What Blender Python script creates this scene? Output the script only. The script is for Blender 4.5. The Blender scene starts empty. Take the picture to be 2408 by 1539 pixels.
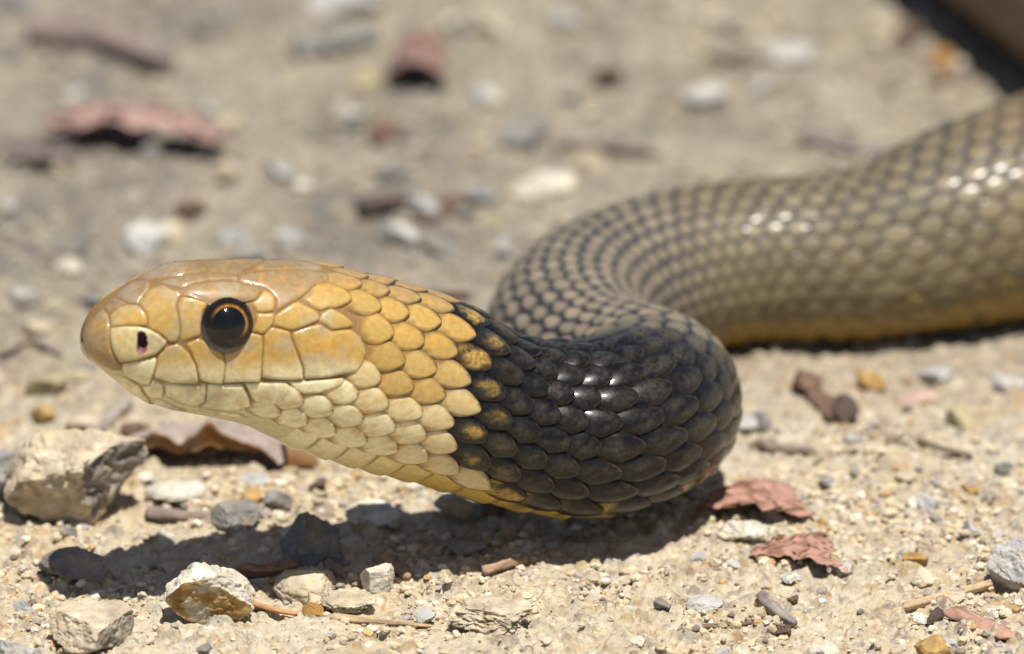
import bpy, math, random
import numpy as np
from mathutils import Vector
from mathutils.bvhtree import BVHTree
from mathutils.geometry import delaunay_2d_cdt

scene = bpy.context.scene
COL = scene.collection
MM = 0.001
# ------------------------------------------------------------------ camera, sky, sun, exposure
PITCH = math.radians(20.0)
DIST = 1500.0                       # mm from the lens to the plane of focus
FOCUS = np.array([0.0, 0.0, 40.0])  # mm, the point the camera looks at
SP, CP = math.sin(PITCH), math.cos(PITCH)
PXMM = 0.06                         # size of one reference unit (1/2408 of the picture width) at the focus plane
FWD = np.array([0.0, CP, -SP]); UPV = np.array([0.0, SP, CP]); RGT = np.array([1.0, 0.0, 0.0])
EYE = FOCUS - FWD * DIST
cam_d = bpy.data.cameras.new('camera'); cam = bpy.data.objects.new('camera', cam_d); COL.objects.link(cam)
cam.location = EYE * MM
cam.rotation_euler = (math.pi / 2 - PITCH, 0, 0)
cam_d.sensor_width = 36.0
cam_d.lens = 36.0 * DIST / (2408 * PXMM)
cam_d.clip_start = 0.05; cam_d.clip_end = 500.0
cam_d.dof.use_dof = True
cam_d.dof.focus_distance = (DIST + 3.0) * MM
cam_d.dof.aperture_fstop = 14.5
scene.camera = cam

SUN_EL, SUN_AZ = math.radians(71.0), math.radians(-25.0)   # azimuth: to the left of straight behind the camera
sun_dir = Vector((-math.sin(SUN_AZ) * math.cos(SUN_EL), -math.cos(SUN_AZ) * math.cos(SUN_EL), math.sin(SUN_EL)))
world = bpy.data.worlds.new('World'); scene.world = world; world.use_nodes = True
wn = world.node_tree.nodes; wl = world.node_tree.links
sky = wn.new('ShaderNodeTexSky'); sky.sky_type = 'NISHITA'; sky.sun_disc = False
sky.sun_elevation = SUN_EL
sky.sun_rotation = math.atan2(sun_dir.x, sun_dir.y)
wn['Background'].inputs['Strength'].default_value = 0.06
wl.new(sky.outputs['Color'], wn['Background'].inputs['Color'])
sun_d = bpy.data.lights.new('sun', 'SUN'); sun_d.energy = 5.0; sun_d.angle = math.radians(0.5); sun_d.color = (1.0, 0.955, 0.88)
sun = bpy.data.objects.new('sun', sun_d); COL.objects.link(sun)
sun.rotation_euler = (-sun_dir).to_track_quat('-Z', 'Y').to_euler()
sun.location = sun_dir * 3
vs = scene.view_settings
vs.view_transform = 'Standard'; vs.look = 'None'; vs.exposure = 0.28; vs.gamma = 1.0; vs.use_curve_mapping = False
scene.cycles.max_bounces = 8

# ------------------------------------------------------------------ numeric helpers (all lengths in mm)
def ray(px, py):
    d = FWD * DIST + RGT * ((px - 1204.0) * PXMM) + UPV * ((769.5 - py) * PXMM)
    return d / np.linalg.norm(d)

def at_ground(px, py, z=0.0):
    d = ray(px, py); t = (z - EYE[2]) / d[2]
    return EYE + d * t

def at_y(px, py, y):
    d = ray(px, py); t = (y - EYE[1]) / d[1]
    return EYE + d * t

def project(p):
    q = np.asarray(p, float) - EYE
    dep = q @ FWD
    return np.stack([1204.0 + (q @ RGT) / dep * DIST / PXMM, 769.5 - (q @ UPV) / dep * DIST / PXMM], -1)

def hash2(ix, iy, seed):
    h = (ix.astype(np.int64) * 374761393 + iy.astype(np.int64) * 668265263 + seed * 974634777) & 0x7fffffff
    h = ((h ^ (h >> 13)) * 1274126177) & 0x7fffffff
    h = ((h ^ (h >> 15)) * 1103515245 + 12345) & 0x7fffffff
    return ((h >> 7) & 0xffff) / 65535.0

def vn2(x, y, seed=0):
    ix, iy = np.floor(x), np.floor(y); fx, fy = x - ix, y - iy
    fx = fx * fx * (3 - 2 * fx); fy = fy * fy * (3 - 2 * fy)
    a, b = hash2(ix, iy, seed), hash2(ix + 1, iy, seed)
    c, d = hash2(ix, iy + 1, seed), hash2(ix + 1, iy + 1, seed)
    return (a + (b - a) * fx) * (1 - fy) + (c + (d - c) * fx) * fy

def fbm2(x, y, seed=0, octv=4):
    v, amp, tot = 0.0, 1.0, 0.0
    for k in range(octv):
        v = v + amp * vn2(x * 2 ** k + 17.3 * k, y * 2 ** k - 9.1 * k, seed + k); tot += amp; amp *= 0.5
    return v / tot

def vn3(p, seed=0):
    return (vn2(p[..., 0] + 3.7 * np.floor(p[..., 2] + 50), p[..., 1] - 5.3 * np.floor(p[..., 2] + 50), seed) * (1 - (p[..., 2] - np.floor(p[..., 2])))
            + vn2(p[..., 0] + 3.7 * np.floor(p[..., 2] + 51), p[..., 1] - 5.3 * np.floor(p[..., 2] + 51), seed) * (p[..., 2] - np.floor(p[..., 2])))

def fbm3(p, seed=0, octv=4):
    v, amp, tot = 0.0, 1.0, 0.0
    for k in range(octv):
        v = v + amp * vn3(p * 2 ** k + 11.7 * k, seed + k); tot += amp; amp *= 0.5
    return v / tot

def worley(x, y, seed=0):
    ix, iy = np.floor(x), np.floor(y)
    best = np.full(x.shape, 9.0); bid = np.zeros(x.shape); bid2 = np.zeros(x.shape)
    for dx in (-1, 0, 1):
        for dy in (-1, 0, 1):
            cx, cy = ix + dx, iy + dy
            d = np.hypot(cx + hash2(cx, cy, seed) - x, cy + hash2(cx, cy, seed + 1) - y)
            m = d < best
            best = np.where(m, d, best); bid = np.where(m, hash2(cx, cy, seed + 2), bid); bid2 = np.where(m, hash2(cx, cy, seed + 3), bid2)
    return best, bid, bid2

def sstep(a, b, x):
    t = np.clip((x - a) / (b - a), 0, 1); return t * t * (3 - 2 * t)

def mix(a, b, t):
    t = np.asarray(t)[..., None]
    return np.asarray(a) * (1 - t) + np.asarray(b) * t

def make_mesh(name, verts, faces, cols=None, smooth=True):
    """verts in metres; faces an (n,3) or (n,4) array or a list of such arrays"""
    me = bpy.data.meshes.new(name)
    fl = faces if isinstance(faces, list) else [faces]
    nv = len(verts)
    me.vertices.add(nv); me.vertices.foreach_set('co', np.ascontiguousarray(verts, dtype=np.float32).ravel())
    loops = np.concatenate([np.asarray(f).ravel() for f in fl]).astype(np.int32)
    tot = np.concatenate([np.full(len(f), np.asarray(f).shape[1]) for f in fl]).astype(np.int32)
    start = np.concatenate([[0], np.cumsum(tot)[:-1]]).astype(np.int32)
    me.loops.add(len(loops)); me.loops.foreach_set('vertex_index', loops)
    me.polygons.add(len(tot)); me.polygons.foreach_set('loop_start', start); me.polygons.foreach_set('loop_total', tot)
    me.polygons.foreach_set('use_smooth', np.full(len(tot), smooth))
    if cols is not None:
        a = me.color_attributes.new('pigment', 'FLOAT_COLOR', 'POINT')
        c = np.ones((nv, 4), np.float32); c[:, :3] = cols
        a.data.foreach_set('color', c.ravel())
    me.update(calc_edges=True); me.validate()
    return me

def obj(name, me, mat, parent=None, loc=None):
    o = bpy.data.objects.new(name, me); COL.objects.link(o)
    if mat is not None and not me.materials: me.materials.append(mat)
    if parent is not None: o.parent = parent
    if loc is not None: o.location = loc
    return o

def tag(o, label=None, cat=None, group=None, kind=None):
    if label: o['label'] = label
    if cat: o['category'] = cat
    if group: o['group'] = group
    if kind: o['kind'] = kind
    return o

def grid_faces(nu, nv, wrap=False):
    i = np.arange(nu - 1)[:, None]; j = np.arange(nv if wrap else nv - 1)[None, :]
    j2 = (j + 1) % nv
    a = i * nv + j; b = (i + 1) * nv + j; c = (i + 1) * nv + j2; d = i * nv + j2
    return np.stack(np.broadcast_arrays(a, b, c, d), -1).reshape(-1, 4)

# ------------------------------------------------------------------ materials
def pig_mat(name, rough=0.8, spec=0.3, coat=0.0, coat_rough=0.2, bump=0.0, bscale=900.0, var=0.12, vscale=700.0, film=0.0, rvar=0.0, sss=0.0):
    m = bpy.data.materials.new(name); m.use_nodes = True
    nt = m.node_tree; n = nt.nodes; l = nt.links; b = n['Principled BSDF']
    at = n.new('ShaderNodeAttribute'); at.attribute_name = 'pigment'
    tc = n.new('ShaderNodeTexCoord')
    nz = n.new('ShaderNodeTexNoise'); nz.inputs['Scale'].default_value = vscale; nz.inputs['Detail'].default_value = 5; nz.inputs['Roughness'].default_value = 0.65
    l.new(tc.outputs['Object'], nz.inputs['Vector'])
    mr = n.new('ShaderNodeMapRange'); mr.inputs[1].default_value = 0.25; mr.inputs[2].default_value = 0.75
    mr.inputs[3].default_value = 1 - var; mr.inputs[4].default_value = 1 + var
    l.new(nz.outputs['Fac'], mr.inputs[0])
    mx = n.new('ShaderNodeVectorMath'); mx.operation = 'SCALE'
    l.new(at.outputs['Color'], mx.inputs[0]); l.new(mr.outputs[0], mx.inputs['Scale'])
    l.new(mx.outputs[0], b.inputs['Base Color'])
    b.inputs['Roughness'].default_value = rough
    if rvar:
        r2 = n.new('ShaderNodeMapRange'); r2.inputs[1].default_value = 0.3; r2.inputs[2].default_value = 0.7
        r2.inputs[3].default_value = rough - rvar; r2.inputs[4].default_value = rough + rvar
        l.new(nz.outputs['Fac'], r2.inputs[0]); l.new(r2.outputs[0], b.inputs['Roughness'])
    b.inputs['Specular IOR Level'].default_value = spec
    b.inputs['Coat Weight'].default_value = coat; b.inputs['Coat Roughness'].default_value = coat_rough
    if film:
        b.inputs['Thin Film Thickness'].default_value = film; b.inputs['Thin Film IOR'].default_value = 1.7
    if sss:
        b.inputs['Subsurface Weight'].default_value = sss; b.inputs['Subsurface Radius'].default_value = (1, .6, .3); b.inputs['Subsurface Scale'].default_value = 0.0006
    if bump:
        n2 = n.new('ShaderNodeTexNoise'); n2.inputs['Scale'].default_value = bscale; n2.inputs['Detail'].default_value = 10; n2.inputs['Roughness'].default_value = 0.6
        l.new(tc.outputs['Object'], n2.inputs['Vector'])
        bp = n.new('ShaderNodeBump'); bp.inputs['Strength'].default_value = 1.0; bp.inputs['Distance'].default_value = bump
        l.new(n2.outputs['Fac'], bp.inputs['Height']); l.new(bp.outputs['Normal'], b.inputs['Normal'])
    return m

M_SAND = pig_mat('sandy_soil', rough=0.95, spec=0.12, bump=0.0005, bscale=2200, var=0.22, vscale=900)
M_STONE = pig_mat('stone', rough=0.9, spec=0.2, bump=0.0006, bscale=900, var=0.34, vscale=420)
M_GRAIN = pig_mat('gravel', rough=0.9, spec=0.2, bump=0.0001, bscale=2500, var=0.15, vscale=1500)
M_SCALE = pig_mat('snake_scale', rough=0.45, spec=0.4, coat=0.5, coat_rough=0.10, bump=0.000018, bscale=3200, var=0.2, vscale=1100, rvar=0.08)
M_DARK = pig_mat('snake_scale_dark', rough=0.34, spec=0.19, coat=0.4, coat_rough=0.12, bump=0.00003, bscale=3500, var=0.85, vscale=1500, rvar=0.08)
M_COIL = pig_mat('snake_scale_coil', rough=0.55, spec=0.3, coat=0.14, coat_rough=0.16, bump=0.00001, bscale=2600, var=0.2, vscale=900, rvar=0.08)
M_SKIN = pig_mat('snake_skin', rough=0.6, spec=0.35, bump=0.00004, bscale=3000, var=0.2, vscale=1200)
M_EYE = pig_mat('snake_eye', rough=0.4, spec=0.0, coat=1.0, coat_rough=0.05, var=0.25, vscale=2500)
M_LEAF = pig_mat('dead_leaf', rough=0.75, spec=0.25, bump=0.0001, bscale=900, var=0.25, vscale=500)
M_WOOD = pig_mat('dry_wood', rough=0.85, spec=0.2, bump=0.00015, bscale=1200, var=0.25, vscale=800)

# ------------------------------------------------------------------ the ground, one graded sheet
def ground_low(x, y):
    h = 2.4 * (fbm2(x / 55.0 + 7.1, y / 55.0 + 2.2, 3, 3) - 0.5) + 1.5 * (fbm2(x / 13.0, y / 13.0, 9, 3) - 0.5)
    far = np.hypot(x - 20, y - 100)
    return h * (1 - 0.7 * np.exp(-((y - 30) / 16.0) ** 2 - ((x - 12) / 25.0) ** 2)) * (1 + sstep(400, 4000, far) * 4)

def axis_pts(lo, hi, step0, outer):
    pts = list(np.arange(lo, hi + 1e-6, step0)); s = step0
    while pts[-1] < outer: s *= 1.05 if pts[-1] < 450 else 1.35; pts.append(pts[-1] + s)
    return pts

xs = np.array(axis_pts(0, 82, 0.27, 60000)); xs = np.concatenate([-xs[:0:-1], xs])
yf = list(np.arange(-30, 60, 0.33)); s = 0.33
while yf[-1] < 420: s *= 1.011; yf.append(yf[-1] + s)
while yf[-1] < 60000: s *= 1.35; yf.append(yf[-1] + s)
s = 0.33; yb = [-30.0]
while yb[-1] > -60000: s *= 1.055 if yb[-1] > -350 else 1.4; yb.append(yb[-1] - s)
ys = np.array(yb[:0:-1] + yf)
GX, GY = np.meshgrid(xs, ys, indexing='ij')
fade = 1 - sstep(330, 900, np.hypot(GX, GY - 100))
GZ = ground_low(GX, GY)
near = 1 - 0.55 * sstep(20, 120, GY)
lump = fbm2(GX / 5.0, GY / 5.0, 21, 4)
GZ = GZ + fade * (1.1 + 0.9 * near) * (lump - 0.5)
base_c = mix((0.52, 0.425, 0.285), (0.57, 0.50, 0.38), sstep(0.35, 0.65, fbm2(GX / 18.0, GY / 18.0, 51, 3)))
grey = np.clip(sstep(25, 130, GY + 30 * (fbm2(GX / 30.0, GY / 30.0, 71, 3) - 0.5)) * (0.75 + 0.25 * sstep(90, -40, GX)), 0, 1)
base_c = mix(base_c, mix((0.28, 0.247, 0.20), (0.18, 0.162, 0.142), sstep(0.4, 0.62, fbm2(GX / 14.0 + 5, GY / 26.0, 81, 3))), grey)
for cell, prob, hmax, sd in ((3.4, 0.34, 1.25, 101), (1.9, 0.5, 0.75, 111), (1.0, 0.65, 0.42, 121)):
    wx = GX / cell + 0.5 * (vn2(GX / cell * 1.7, GY / cell * 1.7, sd + 7) - 0.5)
    wy = GY / cell + 0.5 * (vn2(GX / cell * 1.7 + 40, GY / cell * 1.7, sd + 8) - 0.5)
    d, i1, i2 = worley(wx, wy, sd)
    clump = sstep(0.3, 0.6, fbm2(GX / 22.0, GY / 22.0, sd + 5, 2))
    R = 0.25 + 0.38 * i2
    g = np.where(i1 < prob * (0.45 + 0.75 * clump), np.sqrt(np.clip(1 - (d / R) ** 2, 0, 1)), 0.0)
    GZ = GZ + fade * hmax * (0.4 + 0.6 * i2) * g * (0.4 + 0.6 * near)
    t = (i2 * 7.13) % 1.0
    gc = np.where((t < 0.45)[..., None], np.array((0.60, 0.50, 0.34)), np.where((t < 0.62)[..., None], np.array((0.42, 0.37, 0.30)),
         np.where((t < 0.78)[..., None], np.array((0.66, 0.60, 0.48)), np.where((t < 0.9)[..., None], np.array((0.48, 0.33, 0.17)), np.array((0.33, 0.25, 0.2))))))
    base_c = mix(base_c, gc, np.clip(g * 1.6, 0, 0.8) * fade * (1 - 0.6 * grey))
GZ = GZ + fade * 0.6 * near * (fbm2(GX / 1.1, GY / 1.1, 131, 3) - 0.5) + fade * 1.6 * near * (np.abs(fbm2(GX / 3.6 + 9, GY / 3.6, 151, 3) - 0.5) - 0.12)
base_c = base_c * (0.70 + 0.42 * fbm2(GX / 2.2, GY / 2.2, 141, 4))[..., None]
gv = np.stack([GX, GY, GZ], -1).reshape(-1, 3) * MM
ground = obj('ground', make_mesh('ground', gv, grid_faces(len(xs), len(ys)), base_c.reshape(-1, 3)), M_SAND)
tag(ground, kind='structure')

def gz(x, y):
    return float(ground_low(np.array([x]), np.array([y]))[0]) + 0.4

# ------------------------------------------------------------------ the snake: centre line and cross-sections
# reference column, upper and lower outline, depth, half width, flatness of the crown
HS = [(194, 794, 806, -10.6, 0.25, 2.0), (197, 772, 830, -10.55, 2.1, 2.0), (203, 756, 841, -10.5, 3.1, 2.1), (216, 735, 852, -10.3, 4.3, 2.2),
      (245, 704, 872, -9.9, 5.6, 2.3), (290, 672, 906, -9.2, 6.6, 2.4), (340, 645, 940, -8.4, 7.4, 2.5), (400, 619, 962, -7.4, 8.2, 2.6), (450, 611, 970, -6.4, 8.7, 2.7),
      (530, 609, 984, -4.8, 9.4, 2.7), (620, 609, 1004, -3.2, 10.3, 2.6), (700, 613, 1036, -1.6, 11.0, 2.5), (780, 632, 1068, 0.3, 11.3, 2.3), (860, 650, 1097, 2.4, 11.3, 2.2),
      (940, 675, 1122, 4.8, 11.1, 2.1), (1020, 716, 1143, 7.4, 11.0, 2.0), (1100, 766, 1166, 10.2, 11.1, 2.0), (1200, 802, 1194, 13.4, 11.4, 2.0), (1300, 812, 1216, 16.2, 11.8, 2.0)]
P, W, HT, HB, NX = [], [], [], [], []
for k, (px, t, b, y, w, n) in enumerate(HS):
    mid = 0.5 * (t + b)
    c = at_y(px, mid, y)
    sc = (np.dot(c - EYE, FWD)) / DIST
    slope = 0.0 if px < 620 else min(1.0, (px - 620) / 300.0) * math.radians(14)
    d = 0.5 * (b - t) * PXMM * sc
    q = n / (n - 1.0)
    ht = max(d ** q - (w * SP) ** q, 1e-4) ** (1 / q) / CP * math.cos(slope)
    hb = max(d ** 2 - (w * SP) ** 2, 1e-4) ** 0.5 / CP * math.cos(slope)
    P.append(c); W.append(w); HT.append(ht); HB.append(hb); NX.append(n)
def addp(x, y, z, r):
    P.append(np.array([x, y, z])); W.append(r); HT.append(r); HB.append(r); NX.append(2.0)
CR = np.array([0.4, 35.5]); R1 = 20.0
for a, z in ((-58, 17.2), (-35, 16.8), (-10, 15.9), (12, 14.7), (30, 13.6)):
    addp(CR[0] + R1 * math.cos(math.radians(a)), CR[1] + R1 * math.sin(math.radians(a)), z, 12.1)
R2 = 36.1; CL = np.array([44.7, 69.9])
for a in (207, 193, 178, 163, 148, 133, 118, 103):
    addp(CL[0] + R2 * math.cos(math.radians(a)), CL[1] + R2 * math.sin(math.radians(a)), 12.3, 12.3)
for x, y, r in ((47, 106.6, 12.5), (56, 108, 13.3), (65, 111.5, 14.8), (76, 117, 16.2), (88, 126, 17), (99, 141, 17.3), (106, 162, 17.5), (106, 190, 17.5), (99, 216, 17.5), (88, 246, 17.5), (77, 278, 17.5), (64, 316, 17.5), (44, 356, 17), (10, 384, 17),
                (-40, 392, 16.5), (-95, 400, 16), (-140, 430, 15), (-165, 480, 14), (-170, 540, 12.5), (-150, 600, 11), (-125, 655, 9.5), (-120, 720, 7.5), (-140, 780, 5.5), (-165, 830, 3.6), (-180, 870, 1.6), (-184, 890, 0.4)):
    addp(x, y, r - 0.3, r)
P = np.array(P); W = np.array(W); HT = np.array(HT); HB = np.array(HB); NX = np.array(NX)

def spline(ctrl, n_per=24):
    """centripetal Catmull-Rom through all columns of ctrl (first three are the position)"""
    c = np.vstack([2 * ctrl[0] - ctrl[1], ctrl, 2 * ctrl[-1] - ctrl[-2]])
    out = []
    for i in range(1, len(c) - 2):
        p0, p1, p2, p3 = c[i - 1], c[i], c[i + 1], c[i + 2]
        t0 = 0.0; t1 = t0 + max(np.linalg.norm((p1 - p0)[:3]), 1e-3) ** 0.5; t2 = t1 + max(np.linalg.norm((p2 - p1)[:3]), 1e-3) ** 0.5; t3 = t2 + max(np.linalg.norm((p3 - p2)[:3]), 1e-3) ** 0.5
        t = np.linspace(t1, t2, n_per, endpoint=False)[:, None]
        a1 = (t1 - t) / (t1 - t0) * p0 + (t - t0) / (t1 - t0) * p1
        a2 = (t2 - t) / (t2 - t1) * p1 + (t - t1) / (t2 - t1) * p2
        a3 = (t3 - t) / (t3 - t2) * p2 + (t - t2) / (t3 - t2) * p3
        b1 = (t2 - t) / (t2 - t0) * a1 + (t - t0) / (t2 - t0) * a2
        b2 = (t3 - t) / (t3 - t1) * a2 + (t - t1) / (t3 - t1) * a3
        out.append((t2 - t) / (t2 - t1) * b1 + (t - t1) / (t2 - t1) * b2)
    out.append(ctrl[-1][None])
    return np.vstack(out)

ctrl = np.column_stack([P, W, HT, HB, NX])
dense = spline(ctrl)
dense[:, 3:6] = np.maximum(dense[:, 3:6], 0.05)
seg = np.linalg.norm(np.diff(dense[:, :3], axis=0), axis=1)
SS = np.concatenate([[0], np.cumsum(seg)]); LEN = SS[-1]
su = np.concatenate([np.linspace(0, 4, 60, endpoint=False), np.arange(4, LEN, 0.5), [LEN]])
D7 = np.stack([np.interp(su, SS, dense[:, k]) for k in range(7)], -1)
sm = D7[:, :3].copy()                       # smooth the line a little, most where the neck begins
for _ in range(30):
    sm[1:-1] = 0.25 * sm[:-2] + 0.5 * sm[1:-1] + 0.25 * sm[2:]
TT = np.gradient(sm, su, axis=0); TT /= np.linalg.norm(TT, axis=1)[:, None]
TT[:70] = TT[70]                            # sections of the snout stay parallel
for _ in range(12):
    TT[1:-1] = 0.25 * TT[:-2] + 0.5 * TT[1:-1] + 0.25 * TT[2:]
TT /= np.linalg.norm(TT, axis=1)[:, None]
NN = np.array([0, 0, 1.0]) - TT[:, 2:3] * TT; NN /= np.linalg.norm(NN, axis=1)[:, None]
DD = np.cross(TT, NN)
FR = np.concatenate([D7, NN, DD], 1)        # centre(3) w ht hb n  N(3) D(3)

def frame(s):
    s = np.clip(s, 0, LEN); i = np.clip(np.searchsorted(su, s) - 1, 0, len(su) - 2)
    t = ((s - su[i]) / (su[i + 1] - su[i]))[..., None]
    return FR[i] * (1 - t) + FR[i + 1] * t

def surf(s, th):
    s, th = np.broadcast_arrays(np.asarray(s, float), np.asarray(th, float))
    f = frame(s)
    c, sn = np.cos(th), np.sin(th)
    h = np.where(c >= 0, f[..., 4], f[..., 5]); n = np.where(c >= 0, f[..., 6], 2.0)
    rho = (np.abs(c / h) ** n + np.abs(sn / f[..., 3]) ** n) ** (-1.0 / n)
    return f[..., :3] + (rho * c)[..., None] * f[..., 7:10] + (rho * sn)[..., None] * f[..., 10:13]

def surf_n(s, th):
    e = 0.25; et = 0.02
    s = np.clip(s, 0.3, LEN - 0.3)
    ds = surf(s + e, th) - surf(s - e, th); dt = surf(s, th + et) - surf(s, th - et)
    n = np.cross(dt, ds)
    return n / np.maximum(np.linalg.norm(n, axis=-1), 1e-9)[..., None]

# arc length at the reference columns of the neck, used to place the colour zones
def s_of_px(px):
    q = project(D7[:400, :3])[:, 0]
    return float(np.interp(px, q, su[:400]))
S_HEAD = s_of_px(780); S_BLACK = s_of_px(1045); 
i_bend = int(np.argmax(D7[:260, 0])) ; S_BEND = float(su[i_bend])
S_MID = S_BEND + 5.0; S_BACK = S_BEND + 68.0; S_NEAR = 250.0

ROOT = np.array([float(D7[i_bend, 0]), float(D7[i_bend, 1]), 0.0])
snake = bpy.data.objects.new('snake', None); COL.objects.link(snake); snake.location = ROOT * MM
snake.empty_display_size = 0.02
tag(snake, 'yellow-headed snake with a black neck and pale mottled coils, head raised over stony ground', 'snake')
def loc(v): return (np.asarray(v) - ROOT) * MM

YEL = np.array((0.44, 0.28, 0.072)); CREAM = np.array((0.80, 0.72, 0.44)); BROWN = np.array((0.255, 0.165, 0.072)); ORG = np.array((0.46, 0.235, 0.045))
BLK = np.array((0.0045, 0.004, 0.004)); BLKC = np.array((0.038, 0.033, 0.025)); PALE = np.array((0.215, 0.175, 0.12)); PURP = np.array((0.028, 0.027, 0.038)); TAN = np.array((0.19, 0.152, 0.088)); BELLY = np.array((0.58, 0.40, 0.085))

def zones(s, th):
    """blackness of the neck, paleness of the coils, back body"""
    edge = S_BLACK - 3.2 + 1.2 * np.sin(3.2 * th + 0.8) - 4.0 * np.cos(th) + 8.0 * sstep(1.75, 2.5, np.abs(th))
    kb = sstep(edge - 8.0, edge + 9.0, s)
    km = sstep(S_MID - 10, S_MID + 10, s + 11 * np.clip(np.cos(th), -0.2, 1))
    kk = sstep(S_BACK - 14, S_BACK + 14, s)
    return kb, km, kk

# body: one continuous skin
sb = np.concatenate([np.linspace(0, 4, 22, endpoint=False) ** 1.0, np.arange(4, S_NEAR, 0.8), np.arange(S_NEAR, LEN, 4.0), [LEN]])
NT = 96
tb = np.linspace(-math.pi, math.pi, NT, endpoint=False)
SG, TG = np.meshgrid(sb, tb, indexing='ij')
BV = surf(SG, TG)
kb, km, kk = zones(SG, TG)
skinc = mix((0.24, 0.135, 0.05), (0.012, 0.011, 0.012), kb)
skinc = mix(skinc, PURP, km); skinc = mix(skinc, (0.14, 0.11, 0.07), kk)
skinc = mix(skinc, BELLY * 0.9, sstep(2.35, 2.5, np.abs(TG)))
skinc = mix(skinc, CREAM * 0.75, sstep(2.0, 2.3, np.abs(TG)) * sstep(S_HEAD + 10, S_HEAD - 4, SG))
body = obj('body', make_mesh('body', loc(BV).reshape(-1, 3), grid_faces(len(sb), NT, True), skinc.reshape(-1, 3)), M_SKIN, snake)

# rays onto the skin
nh = int(np.searchsorted(sb, 75.0))
qf = grid_faces(nh, NT, True)
tri = np.concatenate([qf[:, [0, 1, 2]], qf[:, [0, 2, 3]]])
bvp = BV[:nh].reshape(-1, 3); bs = SG[:nh].ravel(); bt = TG[:nh].ravel()
bvh = BVHTree.FromPolygons([Vector(v) for v in bvp], [tuple(int(k) for k in f) for f in tri])
EV = Vector(EYE)
def cast(px, py, cx=540.0, cy=800.0):
    for k in range(60):
        d = ray(px, py)
        h, nrm, fi, dist = bvh.ray_cast(EV, Vector(d))
        if h is not None: break
        px += (cx - px) * 0.01; py += (cy - py) * 0.01
    if h is None: return None
    f = tri[fi]; a, b, c = bvp[f]; p = np.array(h)
    v0, v1, v2 = b - a, c - a, p - a
    d00, d01, d11, d20, d21 = v0 @ v0, v0 @ v1, v1 @ v1, v2 @ v0, v2 @ v1
    den = max(d00 * d11 - d01 * d01, 1e-12)
    w1 = (d11 * d20 - d01 * d21) / den; w2 = (d00 * d21 - d01 * d20) / den
    t = bt[f].copy()
    if t.max() - t.min() > 3: t[t < 0] += 2 * math.pi
    w = np.array([1 - w1 - w2, w1, w2])
    return float(w @ bs[f]), float(w @ t)

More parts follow.
